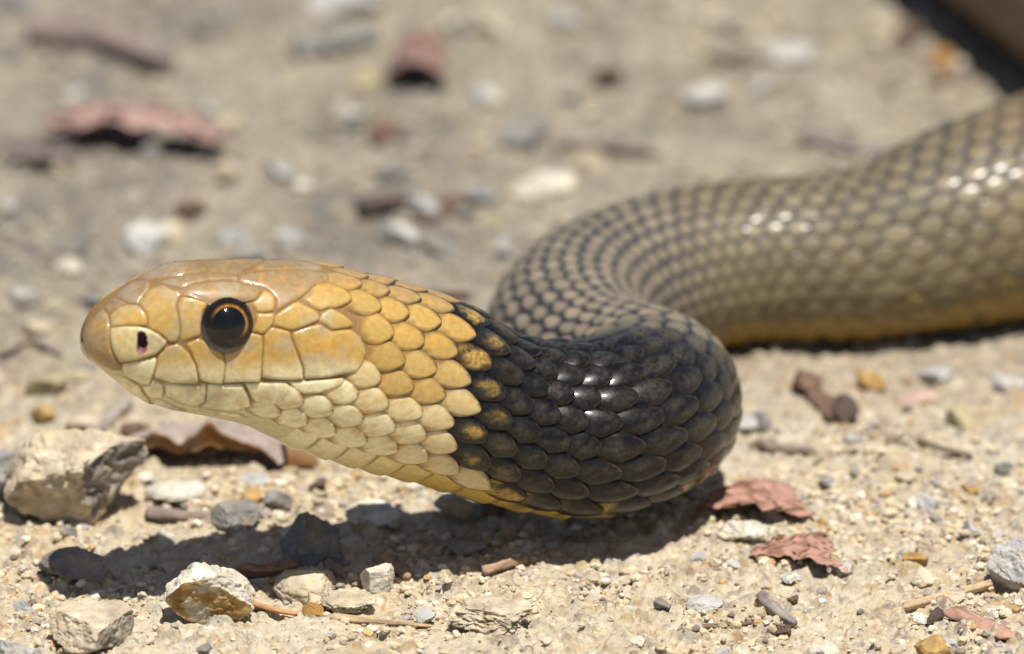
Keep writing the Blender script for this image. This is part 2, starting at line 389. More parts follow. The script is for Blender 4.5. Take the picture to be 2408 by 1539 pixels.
# ------------------------------------------------------------------ plates of the head, laid on the skin
def A_(pts): return [(160.5 + x * 0.2712, 577.9 + y * 0.2712) for x, y in pts]
def B_(pts): return [(401.3 + x * 0.27117, 577.9 + y * 0.27117) for x, y in pts]
PLATES = [
 ('snout_plate', 0, 0.22, BROWN * 1.25, A_([(205,640),(255,590),(300,545),(345,600),(362,705),(357,790),(372,885),(402,965),(455,1017),(455,1075),(400,1085),(320,1055),(230,1010),(170,930),(135,850),(125,790),(150,710)])),
 ('snout_plate', 0, 0.2, BROWN, A_([(300,538),(345,490),(395,452),(470,480),(512,508),(440,528),(365,590),(350,596)])),
 ('crown_plate', 0, 0.2, BROWN, A_([(400,450),(480,370),(560,318),(690,303),(712,330),(705,370),(625,468),(610,508),(520,506),(470,476)])),
 ('nasal_plate', 1, 0.25, YEL, A_([(367,600),(430,540),(510,515),(600,520),(650,560),(680,610),(685,650),(680,700),(520,695),(370,708)])),
 ('nasal_plate', 1, 0.42, CREAM * 0.42 + YEL * 0.45, A_([(368,714),(520,700),(620,705),(700,725),(790,770),(855,830),(840,870),(770,935),(620,985),(460,1012),(405,955),(378,885),(362,790)])),
 ('cheek_plate', 1, 0.25, YEL * 0.95, A_([(627,475),(710,375),(830,345),(900,390),(960,395),(985,430),(945,500),(935,540),(960,640),(968,720),(965,790),(940,833),(870,838),(820,780),(690,715),(690,640),(672,575),(615,513)])),
 ('eye_front_plate', 1, 0.25, YEL, A_([(957,500),(990,445),(1080,455),(1195,490),(1205,525),(1165,580),(1147,680),(1152,775),(1060,805),(985,838),(971,800),(974,700),(962,600),(948,540)])),
 ('brow_plate', 1, 1.45, BROWN * 1.15, B_([(98,400),(200,345),(330,320),(520,315),(650,330),(760,365),(798,380),(770,432),(730,474),(640,490),(520,492),(430,500),(330,518),(290,480),(180,445),(100,435)])),
 ('crown_plate', 0, 0.22, BROWN, B_([(-90,305),(0,285),(150,243),(340,235),(500,240),(590,250),(588,290),(600,315),(520,308),(330,312),(200,338),(100,385),(60,370),(-60,340)])),
 ('crown_plate', 0, 0.22, BROWN, A_([(615,240),(780,170),(960,130),(1100,145),(1190,188),(1222,222),(1000,246),(830,281),(700,298),(622,290)])),
 ('crown_plate', 0, 0.22, BROWN, B_([(200,128),(300,128),(500,122),(700,110),(850,113),(700,190),(600,243),(340,228),(322,195),(260,150)])),
 ('crown_plate', 0, 0.22, BROWN * 1.1, B_([(865,113),(1030,118),(1180,140),(1300,175),(1330,226),(1180,216),(1012,216),(850,214),(645,238),(722,190)])),
 ('crown_plate', 0, 0.26, BROWN * 1.2, B_([(600,257),(650,243),(860,222),(1030,222),(1180,222),(1330,235),(1375,275),(1365,315),(1270,350),(1200,400),(1130,455),(1040,505),(907,585),(912,480),(872,420),(812,370),(760,355),(650,320),(592,305)])),
 ('eye_rear_plate', 1, 0.28, YEL, B_([(800,390),(850,400),(895,445),(905,500),(895,570),(830,582),(745,578),(730,545),(690,492),(740,472),(775,437)])),
 ('eye_rear_plate', 1, 0.28, YEL, B_([(745,590),(830,592),(895,582),(900,620),(885,680),(840,740),(795,770),(702,743),(732,690),(745,640)])),
 ('temple_plate', 1, 0.3, YEL, B_([(907,602),(1000,542),(1060,497),(1110,492),(1180,530),(1250,565),(1290,610),(1285,655),(1200,690),(1050,740),(940,708),(884,700)])),
 ('temple_plate', 1, 0.3, YEL, B_([(1152,465),(1230,415),(1280,425),(1380,475),(1405,510),(1395,535),(1290,570),(1215,530)])),
 ('temple_plate', 1, 0.3, YEL, B_([(1310,590),(1390,545),(1420,555),(1540,630),(1575,670),(1570,710),(1400,733),(1340,690),(1290,660),(1300,620)])),
 ('upper_lip_plate', 1, 0.32, YEL, B_([(1052,755),(1200,702),(1300,680),(1390,745),(1560,725),(1640,790),(1680,870),(1690,930),(1660,1020),(1610,1090),(1400,1130),(1280,1145),(1160,1150),(1152,1060),(1113,950),(1068,830)])),
 ('upper_lip_plate', 1, 0.3, YEL, B_([(807,785),(850,720),(880,708),(1030,745),(1060,850),(1103,960),(1143,1060),(1148,1155),(1050,1160),(900,1155),(792,1140),(797,1000),(807,880)])),
 ('upper_lip_plate', 1, 0.3, YEL, B_([(457,900),(540,880),(630,820),(695,757),(795,780),(800,880),(792,1000),(780,1150),(770,1175),(600,1175),(457,1185),(472,1050)])),
 ('upper_lip_plate', 1, 0.3, YEL * 0.97, A_([(1012,852),(1130,807),(1200,830),(1290,880),(1333,920),(1358,1010),(1353,1130),(1335,1195),(1200,1175),(1138,1155),(1113,1050),(1062,930)])),
 ('upper_lip_plate', 1, 0.3, YEL * 0.95, A_([(777,945),(850,880),(940,850),(980,870),(1048,940),(1103,1040),(1128,1170),(1100,1190),(900,1180),(742,1140),(767,1040)])),
 ('upper_lip_plate', 1, 0.28, CREAM * 0.9, A_([(464,1024),(620,997),(765,957),(766,1020),(735,1120),(700,1200),(620,1185),(500,1125),(472,1080)])),
 ('lower_lip_plate', 1, 0.22, CREAM, A_([(350,1092),(460,1114),(560,1170),(622,1203),(638,1250),(700,1320),(735,1383),(650,1340),(560,1280),(470,1220),(380,1135)])),
 ('lower_lip_plate', 1, 0.22, CREAM, A_([(634,1207),(700,1208),(732,1153),(820,1192),(828,1260),(818,1320),(715,1325),(662,1270)])),
 ('lower_lip_plate', 1, 0.24, CREAM, A_([(834,1192),(1000,1198),(1130,1202),(1185,1182),(1198,1260),(1178,1350),(1110,1395),(980,1370),(842,1310)])),
 ('lower_lip_plate', 1, 0.26, CREAM, B_([(314,1192),(455,1203),(618,1193),(655,1260),(686,1330),(697,1390),(600,1420),(430,1425),(320,1410),(240,1400),(305,1345)])),
 ('lower_lip_plate', 1, 0.26, CREAM, B_([(638,1187),(780,1182),(1000,1166),(1030,1212),(1078,1275),(1040,1330),(900,1370),(760,1365),(702,1320),(673,1250)])),
 ('lower_lip_plate', 1, 0.26, CREAM, B_([(1010,1168),(1160,1166),(1300,1158),(1500,1134),(1500,1190),(1450,1230),(1280,1280),(1150,1285),(1070,1250),(1035,1200)])),
 ('chin_plate', 1, 0.2, CREAM, A_([(722,1332),(815,1328),(900,1378),(1040,1425),(1000,1440),(900,1430),(850,1412),(760,1385)])),
 ('chin_plate', 1, 0.2, CREAM, A_([(1070,1420),(1180,1412),(1330,1432),(1480,1450),(1590,1500),(1500,1500),(1350,1480),(1180,1450)])),
]
def chaikin(pts, it=2):
    p = np.array(pts, float)
    for k in range(it):
        n = np.roll(p, -1, 0); r = 0.18 if k == 0 else 0.25
        p = np.stack([p * (1 - r) + n * r, p * r + n * (1 - r)], 1).reshape(-1, 2)
    return p
def resample(p, step):
    out = []
    for a, b in zip(p, np.roll(p, -1, 0)):
        m = max(1, int(round(np.linalg.norm(b - a) / step)))
        out += [a + (b - a) * k / m for k in range(m)]
    return np.array(out)
def inside(pt, poly):
    x, y = pt[..., 0], pt[..., 1]; r = np.zeros(x.shape, bool)
    for (x0, y0), (x1, y1) in zip(poly, np.roll(poly, -1, 0)):
        c = ((y0 > y) != (y1 > y)); r ^= c & (x < (x1 - x0) * (y - y0) / (y1 - y0 + 1e-12) + x0)
    return r
def edge_dist(pt, poly):
    best = np.full(len(pt), 1e9)
    for a, b in zip(poly, np.roll(poly, -1, 0)):
        ab = b - a; t = np.clip(((pt - a) @ ab) / max(ab @ ab, 1e-9), 0, 1)
        best = np.minimum(best, np.linalg.norm(pt - a - t[:, None] * ab, axis=1))
    return best

rng = np.random.default_rng(5)
NOSTRIL = (160.5 + 633 * 0.2712, 577.9 + 838 * 0.2712, 16.0, 27.0)
nasal_pair = []
for k, (name, mir, H, colr, poly) in enumerate(PLATES):
    pl = resample(chaikin(resample(np.array(poly), 14.0)), 4.5)
    cen = pl.mean(0)
    pl = pl + (cen - pl) / np.maximum(np.linalg.norm(cen - pl, axis=1), 1)[:, None] * -1.2
    lo, hi = pl.min(0), pl.max(0); st = 5.0
    gx, gy = np.meshgrid(np.arange(lo[0], hi[0], st), np.arange(lo[1], hi[1], st * 0.87), indexing='ij')
    gx = gx + (np.arange(gx.shape[1]) % 2)[None, :] * st * 0.5
    ip = np.stack([gx.ravel(), gy.ravel()], -1)
    ip = ip[inside(ip, pl)]; ip = ip[edge_dist(ip, pl) > 1.6]
    rim = pl + (cen - pl) / np.maximum(np.linalg.norm(cen - pl, axis=1), 1)[:, None] * 1.5
    allp = np.vstack([pl, rim, ip])
    n = len(pl)
    res = delaunay_2d_cdt([Vector(p) for p in allp], [], [list(range(n))], 1, 1e-4)
    vp = np.array([tuple(v) for v in res[0]]); fc = [f for f in res[2] if len(f) == 3]
    st_ = [cast(x, y) for x, y in vp]
    ok = np.array([q is not None for q in st_])
    st_ = np.array([q if q is not None else (0, 0) for q in st_])
    fc = np.array([f for f in fc if ok[list(f)].all()])
    d = edge_dist(vp, pl) * PXMM
    onb = inside(vp, pl)
    tr = vp[fc]
    fl = np.cross(tr[:, 1] - tr[:, 0], tr[:, 2] - tr[:, 0]) > 0
    fc[fl] = fc[fl][:, ::-1]
    h = -0.06 + (H + 0.06) * (1 - np.exp(-(d / (0.13 if H < 0.5 else 0.42)) ** 1.3))
    u = (vp - lo) / (hi - lo)
    if name == 'brow_plate': h = -0.05 + (0.12 + 0.34 * sstep(0.0, 0.6, u[:, 1] + 0.05) * np.sin(np.pi * np.clip(u[:, 0], 0, 1)) ** 0.5) * np.maximum(1 - np.exp(-(d / 0.2) ** 1.3), 0.72 * sstep(0.45, 0.7, u[:, 1]))
    h = h + 0.05 * (fbm2(vp[:, 0] / 40.0 + k * 7, vp[:, 1] / 40.0, 200 + k, 2) - 0.5) + 0.17 * (u[:, 0] - 0.5) * np.minimum(d / 0.1, 1)
    if 'upper_lip' in name: h = h + 0.28 * (u[:, 1] - 0.45)
    if 'lower_lip' in name: h = h + 0.08 - 0.10 * sstep(0.5, 0.0, u[:, 1]) - 0.24 * sstep(0.13, 0.02, u[:, 1])
    # pigment: paler toward the lip, ochre smudges, a brown rim
    nz1 = fbm2(vp[:, 0] / 45.0, vp[:, 1] / 45.0, 300, 3); nz2 = fbm2(vp[:, 0] / 22.0, vp[:, 1] / 22.0, 310, 3)
    cc = np.broadcast_to(colr, (len(vp), 3)).copy()
    if 'upper_lip' in name: cc = mix(cc, CREAM * 0.92, 0.8 * sstep(830, 885, vp[:, 1] + 25 * (nz1 - 0.5)))
    if k == 18: cc = mix(cc, (0.55, 0.29, 0.05), 0.8 * np.exp(-((vp[:, 0] - 772) / 26) ** 2 - ((vp[:, 1] - 815) / 20) ** 2))
    cc = mix(cc, ORG * 1.1, 0.35 * sstep(0.55, 0.75, nz2)); cc = mix(cc, (0.36, 0.30, 0.20), 0.5 * sstep(0.5, 0.7, nz1)); cc = cc * (0.88 + 0.24 * fbm2(vp[:, 0] / 7.0, vp[:, 1] / 7.0, 333, 3))[:, None]
    cc = mix(cc, (0.30, 0.205, 0.14), 0.45 * sstep(760, 660, vp[:, 1]) * sstep(480, 330, vp[:, 0]))
    cc = mix(cc, ORG * 0.5, (0.9 if 'lower' in name or 'chin' in name else 0.65) * np.exp(-(d / (0.15 if 'lower' in name else 0.10)) ** 2))
    for sgn in ((1, -1) if mir else (1,)):
        th = st_[:, 1] * sgn
        base = surf(st_[:, 0], th); nr = surf_n(st_[:, 0], th)
        v3 = base + nr * h[:, None]
        ff = fc if sgn > 0 else fc[:, ::-1]
        if k == 4:
            cdn = vp[ff].mean(1); cdn[:, 0] = np.where(cdn[:, 0] < NOSTRIL[0] - 0.66 * NOSTRIL[2], -999, cdn[:, 0])
            ff = ff[((cdn[:, 0] - NOSTRIL[0]) / NOSTRIL[2]) ** 2 + ((cdn[:, 1] - NOSTRIL[1]) / NOSTRIL[3]) ** 2 > 1]
        o = obj(name, make_mesh(name, loc(v3), ff, cc), M_SCALE, snake)
        if k == 4: nasal_pair.append((o, sgn))

# nostrils: a dark purple hollow inside each nasal plate
for o, sgn in nasal_pair:
    rr = np.linspace(1.18, 0, 8); aa = np.linspace(0, 2 * math.pi, 24, endpoint=False)
    pts, deep = [], []
    for r in rr:
        for a in aa:
            pts.append(cast(NOSTRIL[0] + r * NOSTRIL[2] * max(math.cos(a), -0.62 - 0.12 * math.sin(a)), NOSTRIL[1] + r * NOSTRIL[3] * math.sin(a))); deep.append(r)
    pts = np.array(pts); deep = np.array(deep)
    hh = 0.40 - 1.35 * (1 - np.clip(deep, 0, 1.0) ** 4) - 0.06 * sstep(1.05, 1.18, deep)
    v3 = surf(pts[:, 0], pts[:, 1] * sgn) + surf_n(pts[:, 0], pts[:, 1] * sgn) * hh[:, None]
    cc = mix((0.045, 0.012, 0.022), (0.22, 0.09, 0.10), sstep(0.55, 0.95, deep)); cc = mix(cc, CREAM * 0.75, sstep(0.98, 1.12, deep))
    f = grid_faces(len(rr), len(aa), True)
    if sgn > 0: f = f[:, ::-1]
    obj('nostril', make_mesh('nostril', loc(v3), f, cc), M_SKIN, o)

# the skin sinks under each nostril
nb_ = int(np.searchsorted(sb, 24.0))
pp = project(surf(SG[:nb_], np.abs(TG[:nb_])))
rr_n = ((pp[..., 0] - NOSTRIL[0]) / (NOSTRIL[2] + 3)) ** 2 + ((pp[..., 1] - NOSTRIL[1]) / (NOSTRIL[3] + 3)) ** 2
facing = np.abs(TG[:nb_]) > 0.3
push = np.where(facing, np.clip(1.25 - rr_n, 0, 1), 0) * 1.9
BV[:nb_] -= surf_n(SG[:nb_], TG[:nb_]) * push[..., None]
body.data.vertices.foreach_set('co', np.ascontiguousarray(loc(BV), dtype=np.float32).ravel()); body.data.update()

# eyes
EYE_PX = (401.3 + 497 * 0.27117, 577.9 + 676 * 0.27117)
s_e, t_e = cast(*EYE_PX)
for sgn in (1, -1):
    c0 = surf(s_e, t_e * sgn); nr = surf_n(np.array(s_e), np.array(t_e * sgn))
    f = frame(np.array(s_e)); Dv = f[10:13] * sgn; Nv = f[7:10]
    ax = Dv * 0.95 + Nv * 0.33 + (np.array([-1, 0, 0]) * 0.1); ax /= np.linalg.norm(ax)
    upv = Nv - (Nv @ ax) * ax; upv /= np.linalg.norm(upv)
    rt = np.cross(upv, ax) * sgn; 
    if rt[0] < 0: rt = -rt
    RE = 4.85
    cen = c0 - ax * 3.45 - upv * 0.05
    def dome(name, r0, r1, du, colf, lift, parent, nr_=14, na=64, back=False):
        q = np.linspace(r1, r0, nr_); a = np.linspace(0, 2 * math.pi, na, endpoint=False)
        Q, Aa = np.meshgrid(q, a, indexing='ij')
        ex, ey = Q * np.cos(Aa) + du[0], Q * np.sin(Aa) + du[1]
        zz = np.sqrt(np.clip(1 - np.minimum(ex * ex + ey * ey, 0.9999), 0, 1)) * 5.4 + lift
        v3 = cen + ex[..., None] * RE * rt + ey[..., None] * RE * 1.0 * upv + zz[..., None] * ax
        fc = grid_faces(nr_, na, True)
        n0 = np.cross(v3[1, 0] - v3[0, 0], v3[1, 1] - v3[0, 0])
        if n0 @ ax < 0: fc = fc[:, ::-1]
        return obj(name, make_mesh(name, loc(v3).reshape(-1, 3), fc, colf(Q, Aa).reshape(-1, 3)), M_EYE, parent)
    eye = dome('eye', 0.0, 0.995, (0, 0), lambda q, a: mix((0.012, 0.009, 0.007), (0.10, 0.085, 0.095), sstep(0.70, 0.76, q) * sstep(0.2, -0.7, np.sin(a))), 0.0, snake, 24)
    def irisc(q, a):
        w = np.clip(sstep(-0.45, 0.5, np.cos(a - math.radians(62))) + 0.06, 0, 1)
        w = w * (0.35 + 0.9 * fbm2(a * 5 + 9, q * 9, 400, 3)) * sstep(0.60, 0.50, q)
        w = w * (1 - 0.9 * np.exp(-((((a - math.radians(215) + math.pi) % (2 * math.pi)) - math.pi) / 1.0) ** 2))
        return mix((0.010, 0.006, 0.004), (0.40, 0.18, 0.022), np.clip(w, 0, 1))
    iris = dome('iris', 0.44, 0.66, (-0.02, 0.0), irisc, 0.012, eye, 12)
    obj_p = dome('pupil', 0.0, 0.48, (-0.03, 0.01), lambda q, a: np.broadcast_to(np.array((0.004, 0.004, 0.005)), q.shape + (3,)), 0.022, eye, 12)

# ------------------------------------------------------------------ body scales
EXC = np.array(B_([(-900,-200),(1340,130),(1370,285),(1270,350),(1150,450),(1400,480),(1420,540),(1580,650),(1590,720),(1690,860),(1690,980),(1620,1085),(1505,1125),(1495,1190),(1290,1280),(1080,1290),(1030,1335),(900,1375),(700,1395),(640,1440),(520,1470),(430,1450),(100,1440),(-60,1390),(-900,1300)]))
EXC = EXC + (np.array([560.0, 800.0]) - EXC) / np.linalg.norm(np.array([560.0, 800.0]) - EXC, axis=1)[:, None] * 11.0
TH0 = math.radians(139); S_J = S_BEND + 3.0
def pitch_len(s):
    return np.interp(s, [0, S_HEAD, S_BLACK, S_BEND, S_BACK, S_BACK + 60, LEN - 150, LEN], [4.0, 4.5, 6.0, 4.2, 4.0, 4.3, 4.6, 2.0])
sl = np.linspace(0, LEN, 4000); Nc = np.concatenate([[0], np.cumsum(np.diff(sl) / pitch_len(0.5 * (sl[1:] + sl[:-1])))])
items = []
for NR, lo_s, hi_s in ((17, 16.0, S_J), (23, S_J, LEN - 12)):
    DTr = 2 * TH0 / NR
    for j in range(NR):
        th = -TH0 + (j + 0.5) * DTr
        for i in range(int(Nc[-1]) - 1):
            u = i + (0.5 if j % 2 else 0.0) + 0.25
            s0 = float(np.interp(u, Nc, sl))
            if lo_s <= s0 < hi_s: items.append((s0, th, j, DTr))
it = np.array(items)
cpos = surf(it[:, 0], np.abs(it[:, 1])); cpx = project(cpos)
keep = ~((it[:, 0] < S_HEAD + 14) & inside(cpx, EXC)) & ~((it[:, 0] < S_HEAD + 2) & (cpx[:, 0] < 470))
it = it[keep]

def scale_batch(it, na, nb):
    n = len(it); DT = it[:, 3][:, None, None]
    a = np.array([0, .15, .3, .42, .53, .63, .72, .80, .87, .92, .96, .985, 1]) if na == 13 else np.linspace(0, 1, na)
    b = np.array([-1, -.95, -.85, -.6, -.3, 0, .3, .6, .85, .95, 1]) if nb == 11 else np.linspace(-1, 1, nb)
    A, Bb = np.meshgrid(a, b, indexing='ij')
    s0 = it[:, 0][:, None, None]; t0 = it[:, 1][:, None, None]
    r = np.random.default_rng(77)
    j1 = r.normal(0, 1, (n, 1, 1)); j2 = r.normal(0, 1, (n, 1, 1)); j3 = r.random((n, 1, 1)); j4 = r.random((n, 1, 1))
    L = pitch_len(s0)
    kb, km, kk = zones(s0, t0)
    hw = np.where(A < 0.45, 0.78 + 0.22 * sstep(0, 0.45, A), np.clip(1 - np.clip((A - 0.45) / 0.55, 0, 1) ** 2.1, 0, 1) ** (0.80 + 0.10 * j1))
    open_ = 1 - 0.10 * km * (1 - kk)
    widen = 0.70 * open_ * (1 + 0.03 * j1)
    leng = 1.42 * open_ * (1 + 0.03 * j2)
    ed = 1 - np.maximum(np.abs(Bb), 0) ** 6
    s = s0 + (A - 0.52) * L * leng
    s = s + 0.0 * Bb
    th = t0 + (Bb * hw * widen + 0.10 * (j4 - 0.5) * (A - 0.5)) * DT
    thick = np.interp(s0, [0, S_HEAD + 8, S_BLACK, S_BEND + 10, S_BACK], [0.45, 0.75, 1.5, 1.0, 0.55])
    rim = np.minimum(1 - np.abs(Bb), (1 - A) * 2.2)
    h = -0.16 + thick * (0.08 + 0.92 * A ** 0.9) + (0.20 + 0.30 * kb * (1 - 0.6 * km)) * thick * (1 - Bb ** 2) * np.sin(np.pi * np.clip(A, 0, 1)) ** 0.8
    drop = np.clip(1 - rim / 0.13, 0, 1) ** 1.5
    h = h - drop * (0.16 + 0.55 * thick * A)
    h = h + 0.06 * j1 * A + 0.05 * j2 * Bb * A
    th = np.broadcast_to(th, (n, na, nb)); s = np.broadcast_to(s, (n, na, nb))
    v = surf(s, th) + surf_n(s, th) * h[..., None]
    # pigment
    ctr = np.clip(1 - np.sqrt((Bb / 0.85) ** 2 + ((A - 0.62) / 0.42) ** 2), 0, 1)
    rr = np.sqrt((Bb / 1.0) ** 2 + ((A - 0.60) / 0.42) ** 2)
    nz = fbm2(s * 0.9 + 11 * th, th * 12.0, 500, 3)
    at_ = np.abs(t0)
    yl = mix(YEL, CREAM, sstep(1.0, 2.1, at_ + 0.5 * (j4 - 0.5)) * (1 - 0.45 * sstep(S_HEAD, S_BLACK, s0))) * (0.93 + 0.14 * j3)[..., None]
    yl = mix(yl, BROWN * 1.3, 0.7 * sstep(0.75, 0.1, at_))
    yl = np.broadcast_to(yl, v.shape)
    yl = mix(yl, ORG * 0.48, 0.95 * sstep(0.80, 1.0, rr) * (0.5 + 0.8 * nz)); yl = mix(yl, ORG * 1.2, 0.45 * sstep(0.52, 0.7, nz))
    edgeb = sstep(0.0, 1.0, (s0 - (S_BLACK - 18 - 13 * np.cos(t0))) / 16.0)
    yl = mix(yl, (0.02, 0.017, 0.014), np.clip(edgeb * sstep(0.72, 1.0, rr) * sstep(0.35, 0.75, A + 0.4 * nz), 0, 0.9))
    bk = mix(np.broadcast_to(BLK, v.shape), BLKC, np.clip(ctr * 1.7, 0, 1) * sstep(0.2, 0.75, nz + 0.15 * (j4 - 0.5)))
    bk = mix(bk, (0.07, 0.042, 0.03), 0.6 * sstep(0.88, 0.99, rr) * (A > 0.6) * (Bb > -1.1))
    blot = np.clip((0.97 - kb) * 3.0, 0, 1) * sstep(0.55, 0.2, rr + 0.9 * (nz - 0.5) + 0.5 * (j4 - 0.5))
    bk = mix(bk, YEL * 0.75, blot)
    low = sstep(2.0, 2.18, at_) * (s0 > S_BLACK) * (km < 0.5)
    bk = mix(bk, BELLY * 0.8, np.clip(low * sstep(0.48, 0.40, A + 0.2 * nz) * sstep(0.9, 0.3, j4 * 0.9), 0, 1))
    fk = np.clip((kb - 0.5 + 0.5 * (j3 - 0.5)) * 6 + 0.5, 0, 1)
    col = mix(yl, bk, np.broadcast_to(fk, v.shape[:3]))
    pl = mix(np.broadcast_to(PURP, v.shape), PALE * (0.85 + 0.3 * j3)[..., None], sstep(0.88, 0.52, rr + 0.35 * (nz - 0.5)))
    tn = np.broadcast_to(TAN, v.shape) * (0.82 + 0.36 * j4)[..., None]
    tn = mix(tn, (0.12, 0.075, 0.025), 0.85 * sstep(0.5, 1.0, rr) * sstep(0.3, 0.75, A))
    tn = mix(tn, (0.045, 0.038, 0.035), sstep(0.5, 0.9, rr) * sstep(1.9, 0.5, at_))
    tn = mix(tn, BELLY * np.array((0.6, 0.52, 0.4)), 0.7 * sstep(1.8, 2.3, at_ + 0.3 * (j3 - 0.5)))
    tn = mix(tn, (0.03, 0.03, 0.03), np.clip(sstep(0.93, 0.96, j3) * sstep(0.5, 0.85, A) * 0.8, 0, 1))
    tn = mix(tn, np.broadcast_to(np.array((0.15, 0.092, 0.05)), v.shape) * (0.85 + 0.3 * j4)[..., None], np.broadcast_to(sstep(S_BACK + 45, S_BACK + 85, s0), v.shape[:3]))
    pl = mix(pl, tn, np.broadcast_to(kk, v.shape[:3]))
    kmj = np.clip(km + 0.35 * (j4 - 0.5) * 4 * km * (1 - km), 0, 1)
    col = mix(col, pl, np.broadcast_to(kmj, v.shape[:3]))
    return v, col, np.where(km.ravel() > 0.5, 2, np.where(fk.ravel() > 0.5, 1, 0))

nearm = it[:, 0] < S_NEAR
v1, c1, dk1 = scale_batch(it[nearm], 13, 11)
v2, c2, dk2 = scale_batch(it[~nearm], 4, 4)
itn = it[nearm]
cen = v1[:, 7, 5]; nrm = surf_n(itn[:, 0], itn[:, 1]); vd = EYE - cen; dd = np.linalg.norm(vd, axis=1); fac = (nrm * vd).sum(1) / dd
px = project(cen)
# which of them the picture shows: facing the lens, in frame, front of the coils before the back
vis = (fac > 0.12) & (px[:, 0] > 0) & (px[:, 0] < 2400)
score = np.where(vis, fac * np.where(itn[:, 0] < S_BEND + 4, 3.0, np.where(itn[:, 0] < S_BACK - 20, 1.0, 1.4)), -1)
chosen = set(np.argsort(-score)[:300].tolist())
fbase = grid_faces(13, 11)[:, ::-1]
for k in sorted(chosen):
    if score[k] < 0: continue
    obj('scale', make_mesh('scale', loc(v1[k]).reshape(-1, 3), fbase, c1[k].reshape(-1, 3)), (M_SCALE, M_DARK, M_COIL)[dk1[k]], snake)
rest = np.array([k for k in range(len(itn)) if k not in chosen])
for nm, sel, mt in (('yellow_scales', rest[dk1[rest] == 0], M_SCALE), ('dark_scales', rest[dk1[rest] == 1], M_DARK), ('coil_scales', rest[dk1[rest] == 2], M_COIL)):
    nv = 13 * 11
    ff = (fbase[None] + (np.arange(len(sel)) * nv)[:, None, None]).reshape(-1, 4)
    tag(obj(nm, make_mesh(nm, loc(v1[sel]).reshape(-1, 3), ff, c1[sel].reshape(-1, 3)), mt, snake), kind='stuff')
f44 = grid_faces(4, 4)[:, ::-1]
ff = (f44[None] + (np.arange(len(v2)) * 16)[:, None, None]).reshape(-1, 4)
tag(obj('tail_scales', make_mesh('tail_scales', loc(v2).reshape(-1, 3), ff, c2.reshape(-1, 3)), M_COIL, snake), kind='stuff')

# belly plates: one broad plate for each step along the underside
rest_v, rest_f, rest_c, off = [], [], [], 0
s0 = S_HEAD - 6
rb = np.random.default_rng(12)
while s0 < LEN - 20:
    L = float(pitch_len(np.array(s0)))
    a = np.linspace(0, 1, 7); b = np.linspace(-1, 1, 15); A, Bb = np.meshgrid(a, b, indexing='ij')
    s = s0 + A * L * 1.3 - 0.25 * L * Bb ** 2 * A
    th = math.pi + Bb * (math.pi - TH0 + 0.10)
    h = -0.1 + 0.65 * A - np.clip(1 - (1 - A) / 0.14, 0, 1) * 0.5
    v = surf(s, th) + surf_n(s, th) * h[..., None]
    kb, km, kk = zones(s, th)
    c = mix(np.broadcast_to(CREAM, v.shape), BELLY, sstep(S_BLACK - 25, S_BLACK + 5, s))
    c = mix(c, BELLY * np.array((0.62, 0.55, 0.5)), kk)
    spot = fbm2(s * 0.35 + 5, Bb * 3.0 + s0, 600, 3)
    c = mix(c, (0.05, 0.035, 0.022), np.clip(sstep(0.60, 0.68, spot) * sstep(0.45, 0.8, np.abs(Bb)) * kb, 0, 1))
    c = mix(c, ORG * 0.45, 0.8 * sstep(0.88, 1.0, A))
    f = grid_faces(7, 15)[:, ::-1]
    if s0 < S_BEND + 20 or S_BACK - 20 < s0 < 260:
        obj('belly_plate', make_mesh('belly_plate', loc(v).reshape(-1, 3), f, c.reshape(-1, 3)), M_SCALE, snake)
    else:
        rest_v.append(loc(v).reshape(-1, 3)); rest_f.append(f + off); rest_c.append(c.reshape(-1, 3)); off += 105
    s0 += L
tag(obj('belly_plates', make_mesh('belly_plates', np.vstack(rest_v), np.vstack(rest_f), np.vstack(rest_c)), M_SCALE, snake), kind='stuff')

# ------------------------------------------------------------------ stones
def ico(sub):
    t = (1 + 5 ** 0.5) / 2
    v = [(-1, t, 0), (1, t, 0), (-1, -t, 0), (1, -t, 0), (0, -1, t), (0, 1, t), (0, -1, -t), (0, 1, -t), (t, 0, -1), (t, 0, 1), (-t, 0, -1), (-t, 0, 1)]
    f = [(0, 11, 5), (0, 5, 1), (0, 1, 7), (0, 7, 10), (0, 10, 11), (1, 5, 9), (5, 11, 4), (11, 10, 2), (10, 7, 6), (7, 1, 8), (3, 9, 4), (3, 4, 2), (3, 2, 6), (3, 6, 8), (3, 8, 9), (4, 9, 5), (2, 4, 11), (6, 2, 10), (8, 6, 7), (9, 8, 1)]
    v = [np.array(p) / np.linalg.norm(p) for p in v]
    for _ in range(sub):
        cache, nf = {}, []
        def midp(a, b):
            k = (min(a, b), max(a, b))
            if k not in cache:
                m = v[a] + v[b]; v.append(m / np.linalg.norm(m)); cache[k] = len(v) - 1
            return cache[k]
        for a, b, c in f:
            ab, bc, ca = midp(a, b), midp(b, c), midp(c, a)
            nf += [(a, ab, ca), (b, bc, ab), (c, ca, bc), (ab, bc, ca)]
        f = nf
    return np.array(v), np.array(f)
ICO = {k: ico(k) for k in (1, 3, 4, 5)}

